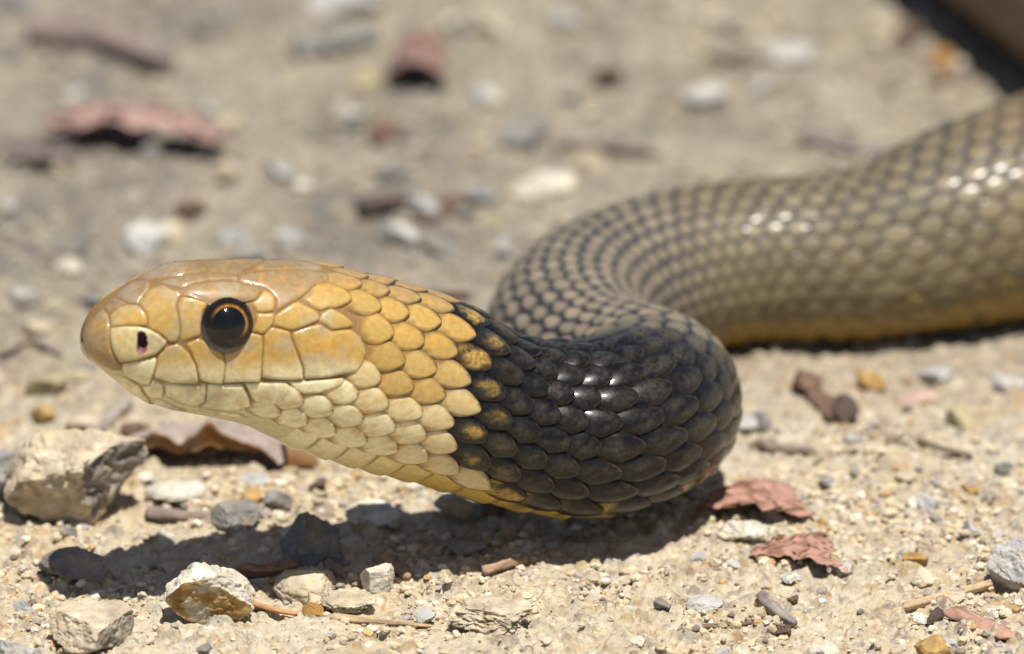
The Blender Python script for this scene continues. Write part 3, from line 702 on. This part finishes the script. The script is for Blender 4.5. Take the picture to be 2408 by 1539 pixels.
TINT = {'tan': ((0.57, 0.485, 0.355), (0.43, 0.36, 0.26)), 'rift': ((0.30, 0.265, 0.225), (0.20, 0.17, 0.14)), 'slate': ((0.26, 0.225, 0.20), (0.18, 0.16, 0.15)), 'white': ((0.68, 0.63, 0.53), (0.50, 0.46, 0.38)), 'grey': ((0.30, 0.285, 0.26), (0.20, 0.19, 0.175)), 'blue': ((0.20, 0.20, 0.21), (0.28, 0.26, 0.21)),
        'ochre': ((0.45, 0.30, 0.12), (0.32, 0.18, 0.06)), 'brown': ((0.17, 0.105, 0.075), (0.10, 0.07, 0.055)), 'pink': ((0.50, 0.36, 0.30), (0.42, 0.30, 0.24)), 'palegrey': ((0.50, 0.48, 0.44), (0.40, 0.39, 0.37)), 'olive': ((0.42, 0.36, 0.22), (0.30, 0.25, 0.14))}

def stone_mesh(seed, dims, tint, sub=4, planes=9, rough=0.06, face=None, extra=()):
    r = np.random.default_rng(seed); V, F = ICO[sub]; p = V.copy()
    which = np.full(len(p), -1)
    pls = [(np.array(n) / np.linalg.norm(n), d) for n, d in extra]
    for _ in range(planes):
        n = r.normal(size=3); n /= np.linalg.norm(n); pls.append((n, r.uniform(0.45, 0.82)))
    for i, (n, d) in enumerate(pls):
        e = p @ n - d; m = e > 0
        p[m] -= e[m][:, None] * n; which[m] = i
    p += V * (rough * 2 * (fbm3(p * 2.2 + seed % 13, seed, 4) - 0.5))[:, None]
    p += V * (rough * 0.9 * (fbm3(p * 9.0 + seed % 7, seed + 3, 4) - 0.5))[:, None]
    rg = np.abs(fbm3(p * 3.6 + seed % 5, seed + 41, 4) - 0.5) * 2
    p -= V * (rough * 1.3 * (1 - rg) ** 5)[:, None]
    lo, hi = p.min(0), p.max(0); p = (p - (lo + hi) / 2) / (hi - lo) * np.array(dims)
    c1_, c2_ = np.array(TINT[tint][0]), np.array(TINT[tint][1])
    c = mix(c1_, c2_, sstep(0.35, 0.65, fbm3(p * 0.35 + seed % 11, seed + 9, 4)))
    c = mix(c, c1_ * np.array((1.05, 0.9, 0.65)), 0.4 * sstep(0.55, 0.7, fbm3(p * 0.8 + 5, seed + 19, 3)))
    if face is not None:
        w = (which == 0).astype(float)
        fcol = mix(np.array(TINT[face][0]), np.array(TINT[face][1]), sstep(0.4, 0.62, fbm3(p * 0.9, seed + 29, 4)))
        fcol = mix(fcol, c1_ * 0.75, 0.8 * sstep(0.54, 0.66, fbm3(p * 0.5 + 3, seed + 37, 4)))
        c = mix(c, fcol, w)
    return make_mesh('stone', p * MM, F, np.clip(c, 0, 0.9), smooth=sub >= 4), dims

def stone(name, box, tint, label, seed, dr=0.8, sub=4, cat='stone', sink=0.12, group=None, rot=0.0, **kw):
    x0, y0, x1, y1 = box
    g = at_ground(0.5 * (x0 + x1), y1 - (y1 - y0) * 0.06)
    sc = (np.dot(g - EYE, FWD)) / DIST
    w = (x1 - x0) * PXMM * sc; d = w * dr
    h = max(((y1 - y0) * PXMM * sc - d * SP * 0.75) / CP, w * 0.3)
    h *= 1 + sink
    me, dims = stone_mesh(seed, (w, d, h), tint, sub, **kw)
    x, y = g[0], g[1] + d * 0.42
    o = obj(name, me, M_STONE, None, (x * MM, y * MM, (gz(x, y) - 0.3 + h * (0.5 - sink)) * MM))
    o.rotation_euler[2] = rot
    tag(o, label, cat, group); return o

stone('stone', (4, 990, 346, 1272), 'tan', 'large angular tan stone with grey broken side, biggest stone under the snout', 11, 0.85, 5, planes=4, rough=0.07, sink=0.04, face='rift',
      extra=(((0.75, -0.62, -0.15), 0.52), ((0.08, -0.35, 0.95), 0.50), ((-0.05, -0.9, -0.35), 0.55), ((-0.9, -0.1, 0.35), 0.62), ((0.3, 0.2, 0.93), 0.6)))
stone('stone', (-70, 1055, 62, 1205), 'grey', 'grey-brown stone tucked behind the largest tan stone', 12, 0.8, 4)
stone('stone', (384, 1312, 598, 1484), 'white', 'cream-topped stone with a rusty ochre front face', 13, 0.75, 5, planes=5, face='ochre', rough=0.06, sink=0.08,
      extra=(((0.05, -0.97, -0.25), 0.45), ((0.02, -0.15, 1.0), 0.62), ((0.9, -0.1, 0.3), 0.66), ((-0.8, 0, 0.6), 0.66)))
stone('stone', (112, 1418, 312, 1560), 'tan', 'pale flat-topped tan stone in the near gravel with a brown end face', 14, 0.9, 5, planes=4, face='rift', rough=0.05,
      extra=(((0.85, -0.5, 0.0), 0.55), ((0.0, -0.1, 1.0), 0.45), ((-0.6, -0.7, 0.3), 0.6)))
stone('stone', (-40, 1488, 104, 1580), 'palegrey', 'pale greenish grey rounded stone beside the flat-topped tan stone', 15, 0.8, 4)
stone('stone', (846, 1336, 928, 1414), 'white', 'small white cube-shaped stone at the edge of the snake\'s shadow', 16, 0.9, 4, planes=2, sink=0.06, rough=0.04,
      extra=(((0.25, -0.95, 0.05), 0.55), ((0, -0.05, 1), 0.55), ((-0.9, -0.35, 0), 0.55), ((0.95, -0.3, 0), 0.62)))
stone('stone', (655, 1206, 812, 1345), 'blue', 'dark bluish pointed stone lying in the snake\'s shadow', 17, 0.8, 5, planes=3, rough=0.07, sink=0.15,
      extra=(((0.62, -0.2, 0.75), 0.40), ((-0.85, -0.2, 0.5), 0.50), ((0.1, -0.95, 0.2), 0.5)))
stone('stone', (810, 1184, 948, 1256), 'white', 'smooth white stone half in the snake\'s shadow below the neck', 18, 0.7, 4, planes=4)
stone('stone', (494, 1182, 614, 1270), 'grey', 'rounded speckled grey stone below the jaw', 19, 0.9, 4, planes=6)
stone('stone', (340, 1124, 484, 1196), 'white', 'flat whitish slab of stone in front of the curled brown leaf', 20, 0.9, 4, planes=4)
stone('stone', (1688, 1222, 1808, 1288), 'white', 'white knobbly pebble beside the pink leaf pieces', 21, 0.7, 4, planes=5, rough=0.1)
stone('stone', (2322, 1258, 2470, 1404), 'palegrey', 'pale pinkish grey boulder-shaped stone beside the straw stick', 22, 0.9, 5, planes=7)
stone('stone', (86, 1284, 250, 1386), 'slate', 'low dark stone in the shadow in front of the largest tan stone', 23, 0.8, 4, planes=6)
stone('stone', (752, 1396, 886, 1462), 'tan', 'crumbly tan stone beside the long straw sliver', 24, 0.8, 4, planes=5, rough=0.13)
stone('stone', (640, 1326, 792, 1430), 'tan', 'flat tan slab between the ochre-faced stone and the white cube stone', 25, 1.1, 4, planes=4, sink=0.2)
stone('stone', (1052, 1432, 1262, 1526), 'tan', 'wide crumbly clod of sandy stone in the near gravel', 26, 0.9, 5, planes=4, rough=0.15)
stone('stone', (2116, 1292, 2186, 1332), 'ochre', 'small ochre pebble on bare sand near the pale pinkish boulder-shaped stone', 27, 0.7, 4)
stone('stone', (1612, 1394, 1706, 1446), 'palegrey', 'small light grey wedge of stone in the near sand', 28, 0.7, 4, planes=6)
stone('stone', (1046, 1278, 1146, 1334), 'grey', 'flat grey stone in the middle of the snake\'s shadow', 29, 0.9, 4, planes=6)
stone('stone', (1018, 1168, 1120, 1242), 'tan', 'knobbly cream stone touching the yellow underside of the neck', 30, 0.8, 4, rough=0.12)
stone('stone', (150, 972, 262, 1046), 'tan', 'rounded tan pebble behind the largest tan stone', 31, 0.8, 4)
stone('stone', (555, 1120, 640, 1158), 'palegrey', 'small flat grey-white chip beside the tip of the curled leaf', 32, 0.8, 4)
stone('stone', (560, 1150, 622, 1192), 'ochre', 'small orange pebble above the rounded speckled grey stone', 33, 0.8, 4)
stone('stone', (1955, 1310, 2010, 1346), 'palegrey', 'tiny grey cube pebble at the torn edge of the lower pink leaf piece', 34, 0.9, 4, planes=4)
stone('stone', (1110, 1178, 1190, 1236), 'brown', 'dark brown stone in the gap under the yellow belly', 35, 0.8, 4)
stone('stone', (2150, 1490, 2240, 1560), 'ochre', 'broken rust-stained stone beside the pink bark chip', 36, 0.8, 4)
stone('stone', (1890, 1490, 1980, 1560), 'white', 'whitish slab at the near edge of the sand below the grey twig', 37, 0.9, 4)
stone('stone', (1600, 200, 1716, 268), 'palegrey', 'blurred light grey stone alone on the bare ground far behind the neck', 41, 0.8, 3)
stone('stone', (1790, 104, 1918, 168), 'palegrey', 'blurred pale stone with a dark shadow, near the brown hind body', 42, 0.8, 3)
stone('stone', (1196, 268, 1292, 326), 'grey', 'blurred dark grey stone behind the pale flat stone by the coil', 43, 0.7, 3)
stone('stone', (1196, 396, 1356, 470), 'white', 'blurred broad white stone just behind the mottled coil', 44, 0.8, 3)
stone('stone', (1066, 436, 1170, 494), 'blue', 'blurred bluish stone beside the broad white stone', 45, 0.8, 3)
stone('stone', (880, 524, 992, 592), 'palegrey', 'blurred long pale stone behind the neck', 46, 0.5, 3, rot=-0.5)
stone('stone', (408, 462, 496, 526), 'brown', 'blurred dark brown pebble behind the crown of the head', 47, 0.8, 3)
stone('stone', (648, 540, 716, 604), 'palegrey', 'blurred small upright pale pebble just above the head', 48, 0.8, 3)
stone('stone', (1394, 156, 1466, 214), 'brown', 'blurred blackish brown pebble in the far ground', 49, 0.8, 3)
stone('stone', (-20, -20, 92, 44), 'blue', 'blurred dark slate stone at the far end of the long grey stick', 50, 0.8, 3)
stone('stone', (1084, 196, 1186, 252), 'palegrey', 'blurred low grey stone near the reddish bark', 51, 0.8, 3)
stone('stone', (2326, 876, 2420, 934), 'palegrey', 'blurred mauve-grey pebble in front of the thick back coil', 52, 0.7, 3)
stone('stone', (2108, 928, 2206, 962), 'pink', 'blurred flat reddish pebble in front of the back coil', 53, 0.7, 3)
stone('stone', (124, 616, 192, 664), 'white', 'blurred whitish pebble to the side of the snout', 54, 0.8, 3)
stone('stone', (720, -10, 900, 60), 'palegrey', 'blurred wide pale slab at the far edge of the ground', 55, 0.8, 3)

# ------------------------------------------------------------------ leaves, bark and sticks
def sheet(name, fn, nu, nv, colf, label, cat, thick=0.16, group=None):
    u, v = np.meshgrid(np.linspace(0, 1, nu), np.linspace(0, 1, nv), indexing='ij')
    p = fn(u, v)
    du = np.gradient(p, axis=0); dv = np.gradient(p, axis=1); n = np.cross(du, dv); n /= np.maximum(np.linalg.norm(n, axis=-1), 1e-9)[..., None]
    if n[nu // 2, nv // 2, 2] < 0: n = -n
    top, bot = p, p - n * thick
    m = nu * nv
    f = grid_faces(nu, nv)
    t0 = top.reshape(-1, 3)
    if np.cross(t0[f[0, 1]] - t0[f[0, 0]], t0[f[0, 2]] - t0[f[0, 0]])[2] < 0: f = f[:, ::-1]
    ring = np.concatenate([np.arange(0, nv), np.arange(1, nu) * nv + nv - 1, (nu - 1) * nv + np.arange(nv - 2, -1, -1), np.arange(nu - 2, 0, -1) * nv])
    r2 = np.roll(ring, -1)
    side = np.stack([ring, r2, r2 + m, ring + m], -1)
    base = t0.mean(0); base = np.array([base[0], base[1], min(0.0, t0[:, 2].min())])
    vv = (np.concatenate([t0, bot.reshape(-1, 3)]) - base) * MM
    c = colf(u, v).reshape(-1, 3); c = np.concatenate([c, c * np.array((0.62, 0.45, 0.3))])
    o = obj(name, make_mesh(name, vv, [f, f[:, ::-1] + m, side], c), M_LEAF, None, base * MM)
    return tag(o, label, cat, group)

def G(px, py): return at_ground(px, py)
def jag(u, seed, amp): return amp * (fbm2(u * 9 + seed, u * 0 + seed * 1.7, seed, 4) - 0.5)

# the curled leaf under the head: a sheet standing off the ground, its near edge rolled down
a0, a1 = G(250, 1108), G(655, 1118)
def leaf1(u, v):
    x = a0[0] + (a1[0] - a0[0]) * u
    w = np.sin(np.pi * np.clip(0.02 + 0.96 * u, 0, 1)) ** 0.6
    top = 5.6 * np.sin(np.pi * np.clip(u * 0.95 + 0.04, 0, 1)) ** 0.6 + 1.6 * np.exp(-((u - 0.60) / 0.05) ** 2) - 1.2 * np.exp(-((u - 0.42) / 0.09) ** 2) + jag(u, 14, 2.2)
    lip = np.clip(1 - v / 0.2, 0, 1)                      # the edge facing down and toward the lens
    bk = np.clip((v - 0.2) / 0.8, 0, 1)
    y = a0[1] + (a1[1] - a0[1]) * u + 1.0 - 1.0 * np.sin(3 * u) + lip * (0.9 + jag(u, 6, 1.0)) + w * 15.0 * bk + jag(u * 2, 31, 5.0) * bk
    z = 0.4 + top * (1 - 0.55 * lip ** 1.1 * w) - (top - 1.4) * bk ** 1.5 * 0.85 + 0.9 * (fbm2(u * 7, v * 5, 700, 3) - 0.5) * (1 - lip)
    return np.stack([x + 2.5 * bk, y, np.maximum(z, 0.2) + 0.25], -1)
sheet('dead_leaf', leaf1, 60, 28, lambda u, v: mix(mix((0.19, 0.085, 0.02), (0.34, 0.275, 0.235), sstep(0.17, 0.23, v + 0.04 * (fbm2(u * 20, v * 4, 710, 2) - 0.5))), (0.28, 0.2, 0.16), 0.5 * sstep(0.55, 0.7, fbm2(u * 8, v * 8, 720, 3))),
      'curled dead leaf with greyish top and brown rolled edge, under the snake\'s jaw', 'leaf')
b0 = G(660, 1108)
def leaf2(u, v):
    a = -0.6 + 2.3 * v
    return np.stack([b0[0] + 4.6 * u + 1.2 * v, b0[1] + 3.0 - 4.5 * np.sin(a) * (1 - 0.3 * u), 0.4 + 4.6 * np.cos(a * 0.8) * (1 - 0.55 * u)], -1)
sheet('dead_leaf', leaf2, 18, 18, lambda u, v: mix((0.30, 0.20, 0.12), (0.17, 0.08, 0.025), v), 'small scroll of brown dead leaf beside the larger curled leaf', 'leaf')

def flat_leaf(pxs, z0, bumpz, seed, cols, label, group=None, nm='dead_leaf', arch=0.0):
    (xa, ya), (xb, yb), (xc, yc), (xd, yd) = pxs        # near-left, near-right, far-right, far-left on the ground
    q = [G(xa, ya), G(xb, yb), G(xc, yc), G(xd, yd)]
    def fn(u, v):
        U, V = u[..., None], v[..., None]
        p = (q[0] * (1 - U) + q[1] * U) * (1 - V) + (q[3] * (1 - U) + q[2] * U) * V
        p = p.copy()
        ext = np.linalg.norm(q[1] - q[0])
        p[..., 1] += (1 - v) * jag(u * 1.7, seed, 0.35 * ext) + v * jag(u * 1.3, seed + 5, 0.25 * ext)
        p[..., 0] += u * jag(v * 1.5, seed + 8, 0.3 * ext) - (1 - u) * jag(v * 1.5, seed + 9, 0.3 * ext)
        p[..., 2] = z0 + bumpz * (fbm2(u * 3.1, v * 2.4, seed, 3) - 0.35) + arch * np.sin(np.pi * u) + 0.4
        return p
    return sheet(nm, fn, 34, 22, lambda u, v: mix(cols[0], cols[1], sstep(0.5, 0.68, fbm2(u * 7, v * 6, seed + 3, 3))), label, 'leaf', 0.13, group)
PK = ((0.40, 0.225, 0.165), (0.22, 0.115, 0.075))
flat_leaf(((1640, 1232), (1905, 1250), (1850, 1172), (1690, 1185)), 1.6, 1.6, 801, PK, 'upper pinkish torn leaf piece half under the black bend', arch=1.4)
flat_leaf(((1760, 1318), (1968, 1352), (1950, 1276), (1840, 1288)), 1.0, 1.4, 811, PK, 'lower pinkish torn leaf piece lying on the open sand')
flat_leaf(((110, 345), (545, 392), (520, 340), (150, 290)), 2.2, 3.0, 821, ((0.44, 0.28, 0.24), (0.34, 0.23, 0.2)), 'blurred long pinkish leaf behind the head', arch=2.0)
flat_leaf(((895, 226), (1050, 226), (1040, 150), (930, 140)), 2.0, 3.5, 831, ((0.26, 0.16, 0.13), (0.13, 0.075, 0.055)), 'blurred reddish brown scrap of bark in the far ground', arch=2.5)
flat_leaf(((0, 395), (170, 420), (165, 370), (20, 350)), 1.5, 3, 841, ((0.17, 0.135, 0.12), (0.12, 0.10, 0.09)), 'blurred dark grey leaf below the long pinkish leaf')
flat_leaf(((2180, 396), (2330, 398), (2300, 345), (2200, 350)), 1.5, 3, 851, ((0.27, 0.18, 0.12), (0.2, 0.14, 0.1)), 'blurred brown leaf touching the top of the thick back coil')

def stick(name, pts, r0, r1, colr, label, cat='stick', seed=0, group=None, flat=1.0, z0=0.0, zs=None):
    q = np.array([G(*p) for p in pts])
    for i in range(len(q)): q[i, 2] = gz(q[i, 0], q[i, 1]) + (r0 * flat * 0.8) + z0 + (zs[i] if zs else 0)
    ctrl_ = np.column_stack([q, q[:, :1] * 0])
    d = spline(ctrl_, 14)[:, :3] if len(q) > 2 else np.linspace(q[0], q[1], 24)
    n = len(d); t = np.gradient(d, axis=0); t /= np.linalg.norm(t, axis=1)[:, None]
    sd = np.cross(t, [0, 0, 1.0]); sd /= np.linalg.norm(sd, axis=1)[:, None]; up = np.cross(sd, t)
    m = 14; a = np.linspace(0, 2 * math.pi, m, endpoint=False)
    k = np.linspace(0, 1, n)
    rad = (r0 + (r1 - r0) * k)[:, None] * (0.62 + 0.7 * fbm2(np.cos(a)[None] * 1.6 + 5 + seed, k[:, None] * 6 + np.sin(a)[None], 900 + seed, 4))
    rad = rad * (np.minimum(1, np.minimum(k, 1 - k) * 40 + 0.02))[:, None] * (0.72 + 0.56 * hash2(np.arange(m) + seed * 31, np.arange(m) * 0, 77))[None]
    v = d[:, None] + (rad * np.cos(a))[..., None] * sd[:, None] + (rad * np.sin(a) * flat)[..., None] * up[:, None]
    c = mix(colr, np.array(colr) * 0.6, sstep(0.45, 0.65, fbm2(np.broadcast_to(np.cos(a)[None] * 2.5, (n, m)) + seed, np.broadcast_to(k[:, None] * 3, (n, m)), 910 + seed, 3)))
    base = q.mean(0); base[2] = 0
    o = obj(name, make_mesh(name, (v.reshape(-1, 3) - base) * MM, grid_faces(n, m, True)[:, ::-1], c.reshape(-1, 3)), M_WOOD, None, base * MM)
    return tag(o, label, cat, group)
STRAW, GREYW, REDB = (0.50, 0.36, 0.22), (0.30, 0.26, 0.23), (0.36, 0.19, 0.12)
stick('stick', [(2120, 1432), (2240, 1404), (2335, 1376)], 0.75, 0.6, STRAW, 'straight straw-coloured stick pointing at the pale pinkish boulder-shaped stone', seed=1)
stick('bark_chip', [(2238, 1448), (2300, 1478), (2380, 1520)], 1.9, 1.6, (0.42, 0.25, 0.18), 'pink-brown bark chip in the near gravel', 'bark', 2, flat=0.45)
stick('stick', [(1788, 1412), (1822, 1440), (1868, 1468)], 1.15, 0.8, GREYW, 'short grey twig lying on the near sand', seed=3)
stick('stick', [(776, 1466), (880, 1482), (1022, 1492)], 1.0, 0.35, STRAW, 'long straw sliver in front of the crumbly tan stone', 'stick', 4, flat=0.5)
stick('stick', [(590, 1432), (640, 1444), (700, 1456)], 0.8, 0.5, (0.5, 0.27, 0.13), 'short orange-brown splinter beside the ochre-faced stone', 'stick', 5, flat=0.5)
stick('bark_chip', [(560, 1352), (630, 1350), (696, 1338)], 1.9, 1.3, REDB, 'reddish bark chip behind the ochre-faced stone', 'bark', 6, flat=0.32)
stick('stick', [(1135, 1372), (1190, 1356), (1238, 1340)], 0.8, 0.6, (0.40, 0.27, 0.18), 'short tan twig at the shadow edge under the black neck', seed=7)
stick('stick', [(884, 1338), (925, 1356), (962, 1382)], 0.85, 0.6, (0.38, 0.25, 0.16), 'short brown twig leaning behind the white cube stone', seed=8)
stick('stick', [(770, 1338), (800, 1362), (838, 1396)], 0.6, 0.4, (0.30, 0.21, 0.15), 'thin brown twig beside the flat tan slab', seed=9)
stick('stick', [(1588, 1494), (1700, 1468), (1790, 1462), (1880, 1466)], 0.35, 0.22, (0.22, 0.14, 0.09), 'hair-thin dark twig curving over the near sand', seed=10)
stick('stick', [(1776, 1062), (1830, 1078), (1905, 1084)], 0.8, 0.6, (0.26, 0.2, 0.16), 'blurred short brown twig to the side of the black bend', seed=11)
stick('stick', [(2080, 1054), (2150, 1052), (2200, 1070), (2290, 1086)], 0.6, 0.4, (0.28, 0.22, 0.16), 'blurred thin wavy twig on the open sand', seed=12)
stick('stick', [(216, 1056), (262, 1010), (304, 972)], 1.2, 0.8, (0.34, 0.29, 0.25), 'blurred grey twig standing slantwise behind the largest tan stone', seed=13)
stick('stick', [(340, 1222), (450, 1232), (560, 1240)], 0.9, 0.6, (0.26, 0.20, 0.17), 'brownish stick pressed against the rounded speckled grey stone', seed=14)
stick('stick', [(60, 108), (230, 130), (410, 186)], 2.2, 1.8, (0.24, 0.18, 0.16), 'blurred long grey-brown stick in the far ground', seed=15)
stick('stick', [(696, 156), (790, 132), (890, 112)], 2.0, 1.6, (0.22, 0.215, 0.19), 'blurred thick grey stick in the far ground', seed=16)
stick('stick', [(848, 514), (900, 502), (950, 492)], 1.8, 1.4, (0.13, 0.10, 0.085), 'blurred short dark twig behind the neck', seed=17)
stick('stick', [(1880, 345), (2040, 378), (2200, 420)], 1.2, 0.9, (0.27, 0.22, 0.2), 'blurred thin stick behind the thick back coil', seed=18)
stick('stick', [(0, 850), (70, 820), (150, 850)], 0.6, 0.5, (0.3, 0.24, 0.2), 'blurred thin twig on the ground to the side of the snout', seed=19)
stick('stick', [(1300, 345), (1420, 352), (1560, 378)], 0.9, 0.7, (0.30, 0.25, 0.22), 'blurred thin pale stick above the mottled coil', seed=20)

# ------------------------------------------------------------------ loose pebbles and gravel
random.seed(4); rp = np.random.default_rng(33)
def blocked(x, y, pad=2.0):
    d = np.hypot(D7[:700, 0] - x, D7[:700, 1] - y)
    k = d.argmin()
    return d[k] < 12.5 + pad and D7[k, 2] < 30
KINDS = [('tan', 'tan'), ('palegrey', 'light grey'), ('white', 'whitish'), ('grey', 'dark grey'), ('ochre', 'rusty orange'), ('brown', 'dark brown'), ('olive', 'olive-brown')]
LAND = [('the largest tan stone', 170, 1250), ('the ochre-faced stone', 490, 1470), ('the flat-topped tan stone', 210, 1530), ('the white cube stone', 886, 1405), ('the dark bluish stone', 730, 1330), ('the smooth white stone', 880, 1245),
        ('the speckled grey stone', 552, 1262), ('the whitish slab by the curled leaf', 410, 1188), ('the white knobbly pebble', 1748, 1280), ('the pinkish boulder-shaped stone', 2370, 1395), ('the low dark stone in shadow', 165, 1378), ('the long straw sliver', 900, 1482),
        ('the wide crumbly clod', 1150, 1515), ('the small ochre pebble on bare sand', 2150, 1325), ('the light grey wedge', 1655, 1438), ('the flat grey stone in shadow', 1096, 1328), ('the straight straw stick', 2235, 1405), ('the pink-brown bark chip', 2310, 1480),
        ('the short grey twig', 1825, 1440), ('the hair-thin dark twig', 1740, 1466), ('the upper pink leaf piece', 1790, 1215), ('the lower pink leaf piece', 1870, 1320), ('the wavy twig', 2180, 1062), ('the brown twig by the black bend', 1835, 1076), ('the mauve-grey pebble', 2370, 928),
        ('the flat reddish pebble', 2155, 955), ('the curled leaf', 440, 1095), ('the slanting grey twig', 260, 1012), ('the snout', 60, 900), ('the whitish pebble beside the snout', 158, 660), ('the blurred dark brown pebble', 452, 522), ('the long pinkish leaf', 330, 345),
        ('the dark grey leaf', 90, 390), ('the long grey-brown stick', 230, 130), ('the thick grey stick', 790, 132), ('the reddish bark scrap', 970, 200), ('the long pale stone behind the neck', 936, 585), ('the short dark twig', 900, 502), ('the broad white stone', 1276, 462),
        ('the blurred bluish stone', 1118, 490), ('the blurred dark grey stone', 1244, 322), ('the blackish brown far pebble', 1430, 210), ('the lone far light grey stone', 1658, 262), ('the far stone with dark shadow', 1854, 164), ('the thin stick behind the back coil', 2040, 378),
        ('the wide pale slab far away', 810, 55), ('the far slate stone', 36, 40), ('the thin pale stick', 1430, 355), ('the brown leaf by the back coil', 2250, 380)]
LPOS = np.array([at_ground(px_l, py_l)[:2] for _, px_l, py_l in LAND])
protos = {}
for t, _ in KINDS:
    protos[t] = [stone_mesh(1000 + 7 * i + len(t) * 31, (1.0, rp.uniform(0.65, 1.0), rp.uniform(0.5, 0.85)), t, 3, planes=7, rough=0.07)[0] for i in range(4)]
wts = [0.36, 0.2, 0.12, 0.14, 0.025, 0.075, 0.08]
cnt = 0
while cnt < 225:
    y = random.uniform(-27, 60) if random.random() < 0.42 else random.uniform(40, 285)
    x = random.uniform(-1, 1) * (76 + 0.05 * y)
    if blocked(x, y): continue
    t, cname = random.choices(KINDS, wts if y < 60 else [0.2, 0.2, 0.06, 0.27, 0.015, 0.2, 0.055])[0]
    sz = (random.uniform(1.5, 3.4) if y < 60 else random.uniform(2.2, 6.2)) * (1.3 if random.random() < 0.12 else 1)
    me = random.choice(protos[t])
    flake = y > 70 and t in ('grey', 'brown', 'olive') and random.random() < 0.6
    o = obj('bark_flake' if flake else 'pebble', me, M_STONE, None, (x * MM, y * MM, (gz(x, y) + sz * 0.16) * MM))
    o.scale = (sz * 1.7, sz * 0.8, sz * 0.35) if flake else (sz, sz, sz); o.rotation_euler = (random.uniform(-.3, .3), random.uniform(-.3, .3), random.uniform(0, 6.28))
    dl = np.hypot(LPOS[:, 0] - x, (LPOS[:, 1] - y) * 0.6); kl = int(dl.argmin())
    ahead = 'in front of' if LPOS[kl, 1] - y > 5 else 'behind' if y - LPOS[kl, 1] > 5 else 'beside'
    sw = ('tiny' if sz < 2.3 else 'small') if y < 60 else ('small blurred' if sz < 4 else 'blurred')
    lb = f'{sw} {cname} pebble {ahead} {LAND[kl][0]}'
    if flake: lb = lb.replace('pebble', 'bark flake', 1)
    tag(o, lb, 'bark' if flake else 'pebble', f'{cname} {"flakes" if flake else "pebbles"} {ahead} {LAND[kl][0]}'); cnt += 1

# gravel: grains nobody could count
V1, F1 = ICO[1]
NG = 32000
gy = np.where(rp.random(NG) < 0.55, rp.uniform(-45, 45, NG), rp.uniform(30, 300, NG)); gx_ = rp.uniform(-1, 1, NG) * (105 + 0.06 * np.clip(gy, 0, None))
kg = rp.random(NG) < 0.12 + 0.88 * sstep(0.38, 0.62, fbm2(gx_ / 11.0, gy / 15.0, 990, 3)); gx_ = gx_[kg]; gy = gy[kg]; NG = len(gy)
szg = 0.14 + 0.62 * rp.random(NG) ** 3.2; szg = szg * (1 + sstep(40, 200, gy) * 0.5)
ixg = np.clip(np.searchsorted(xs, gx_), 0, len(xs) - 1); iyg = np.clip(np.searchsorted(ys, gy), 0, len(ys) - 1)
zg = GZ[ixg, iyg] + szg * 0.25
pv = V1[None] * (1 + 0.42 * (rp.random((NG, len(V1), 1)) - 0.5)) * szg[:, None, None] * np.stack([rp.uniform(.8, 1.4, NG), rp.uniform(.8, 1.4, NG), rp.uniform(.55, .95, NG)], -1)[:, None]
an = rp.uniform(0, 6.28, NG)[:, None]
px_ = pv[..., 0] * np.cos(an) - pv[..., 1] * np.sin(an); py_ = pv[..., 0] * np.sin(an) + pv[..., 1] * np.cos(an)
pv = np.stack([px_ + gx_[:, None], py_ + gy[:, None], pv[..., 2] + zg[:, None]], -1)
pal = np.array([(0.58, 0.48, 0.32), (0.50, 0.41, 0.28), (0.66, 0.60, 0.48), (0.36, 0.32, 0.28), (0.48, 0.31, 0.15), (0.22, 0.17, 0.13), (0.62, 0.50, 0.36)])
gc = pal[rp.choice(7, NG, p=[0.28, 0.22, 0.14, 0.11, 0.07, 0.06, 0.12])] * rp.uniform(0.8, 1.15, (NG, 1))
gc = mix(gc, np.array((0.26, 0.23, 0.185)), 0.75 * sstep(40, 130, gy))
gc = np.repeat(gc[:, None], len(V1), 1)
ff = (F1[None] + (np.arange(NG) * len(V1))[:, None, None]).reshape(-1, 3)
gr = obj('gravel', make_mesh('gravel', pv.reshape(-1, 3) * MM, ff, gc.reshape(-1, 3), smooth=False), M_GRAIN)
tag(gr, 'fine loose sandy gravel strewn over the ground', 'gravel', kind='stuff')
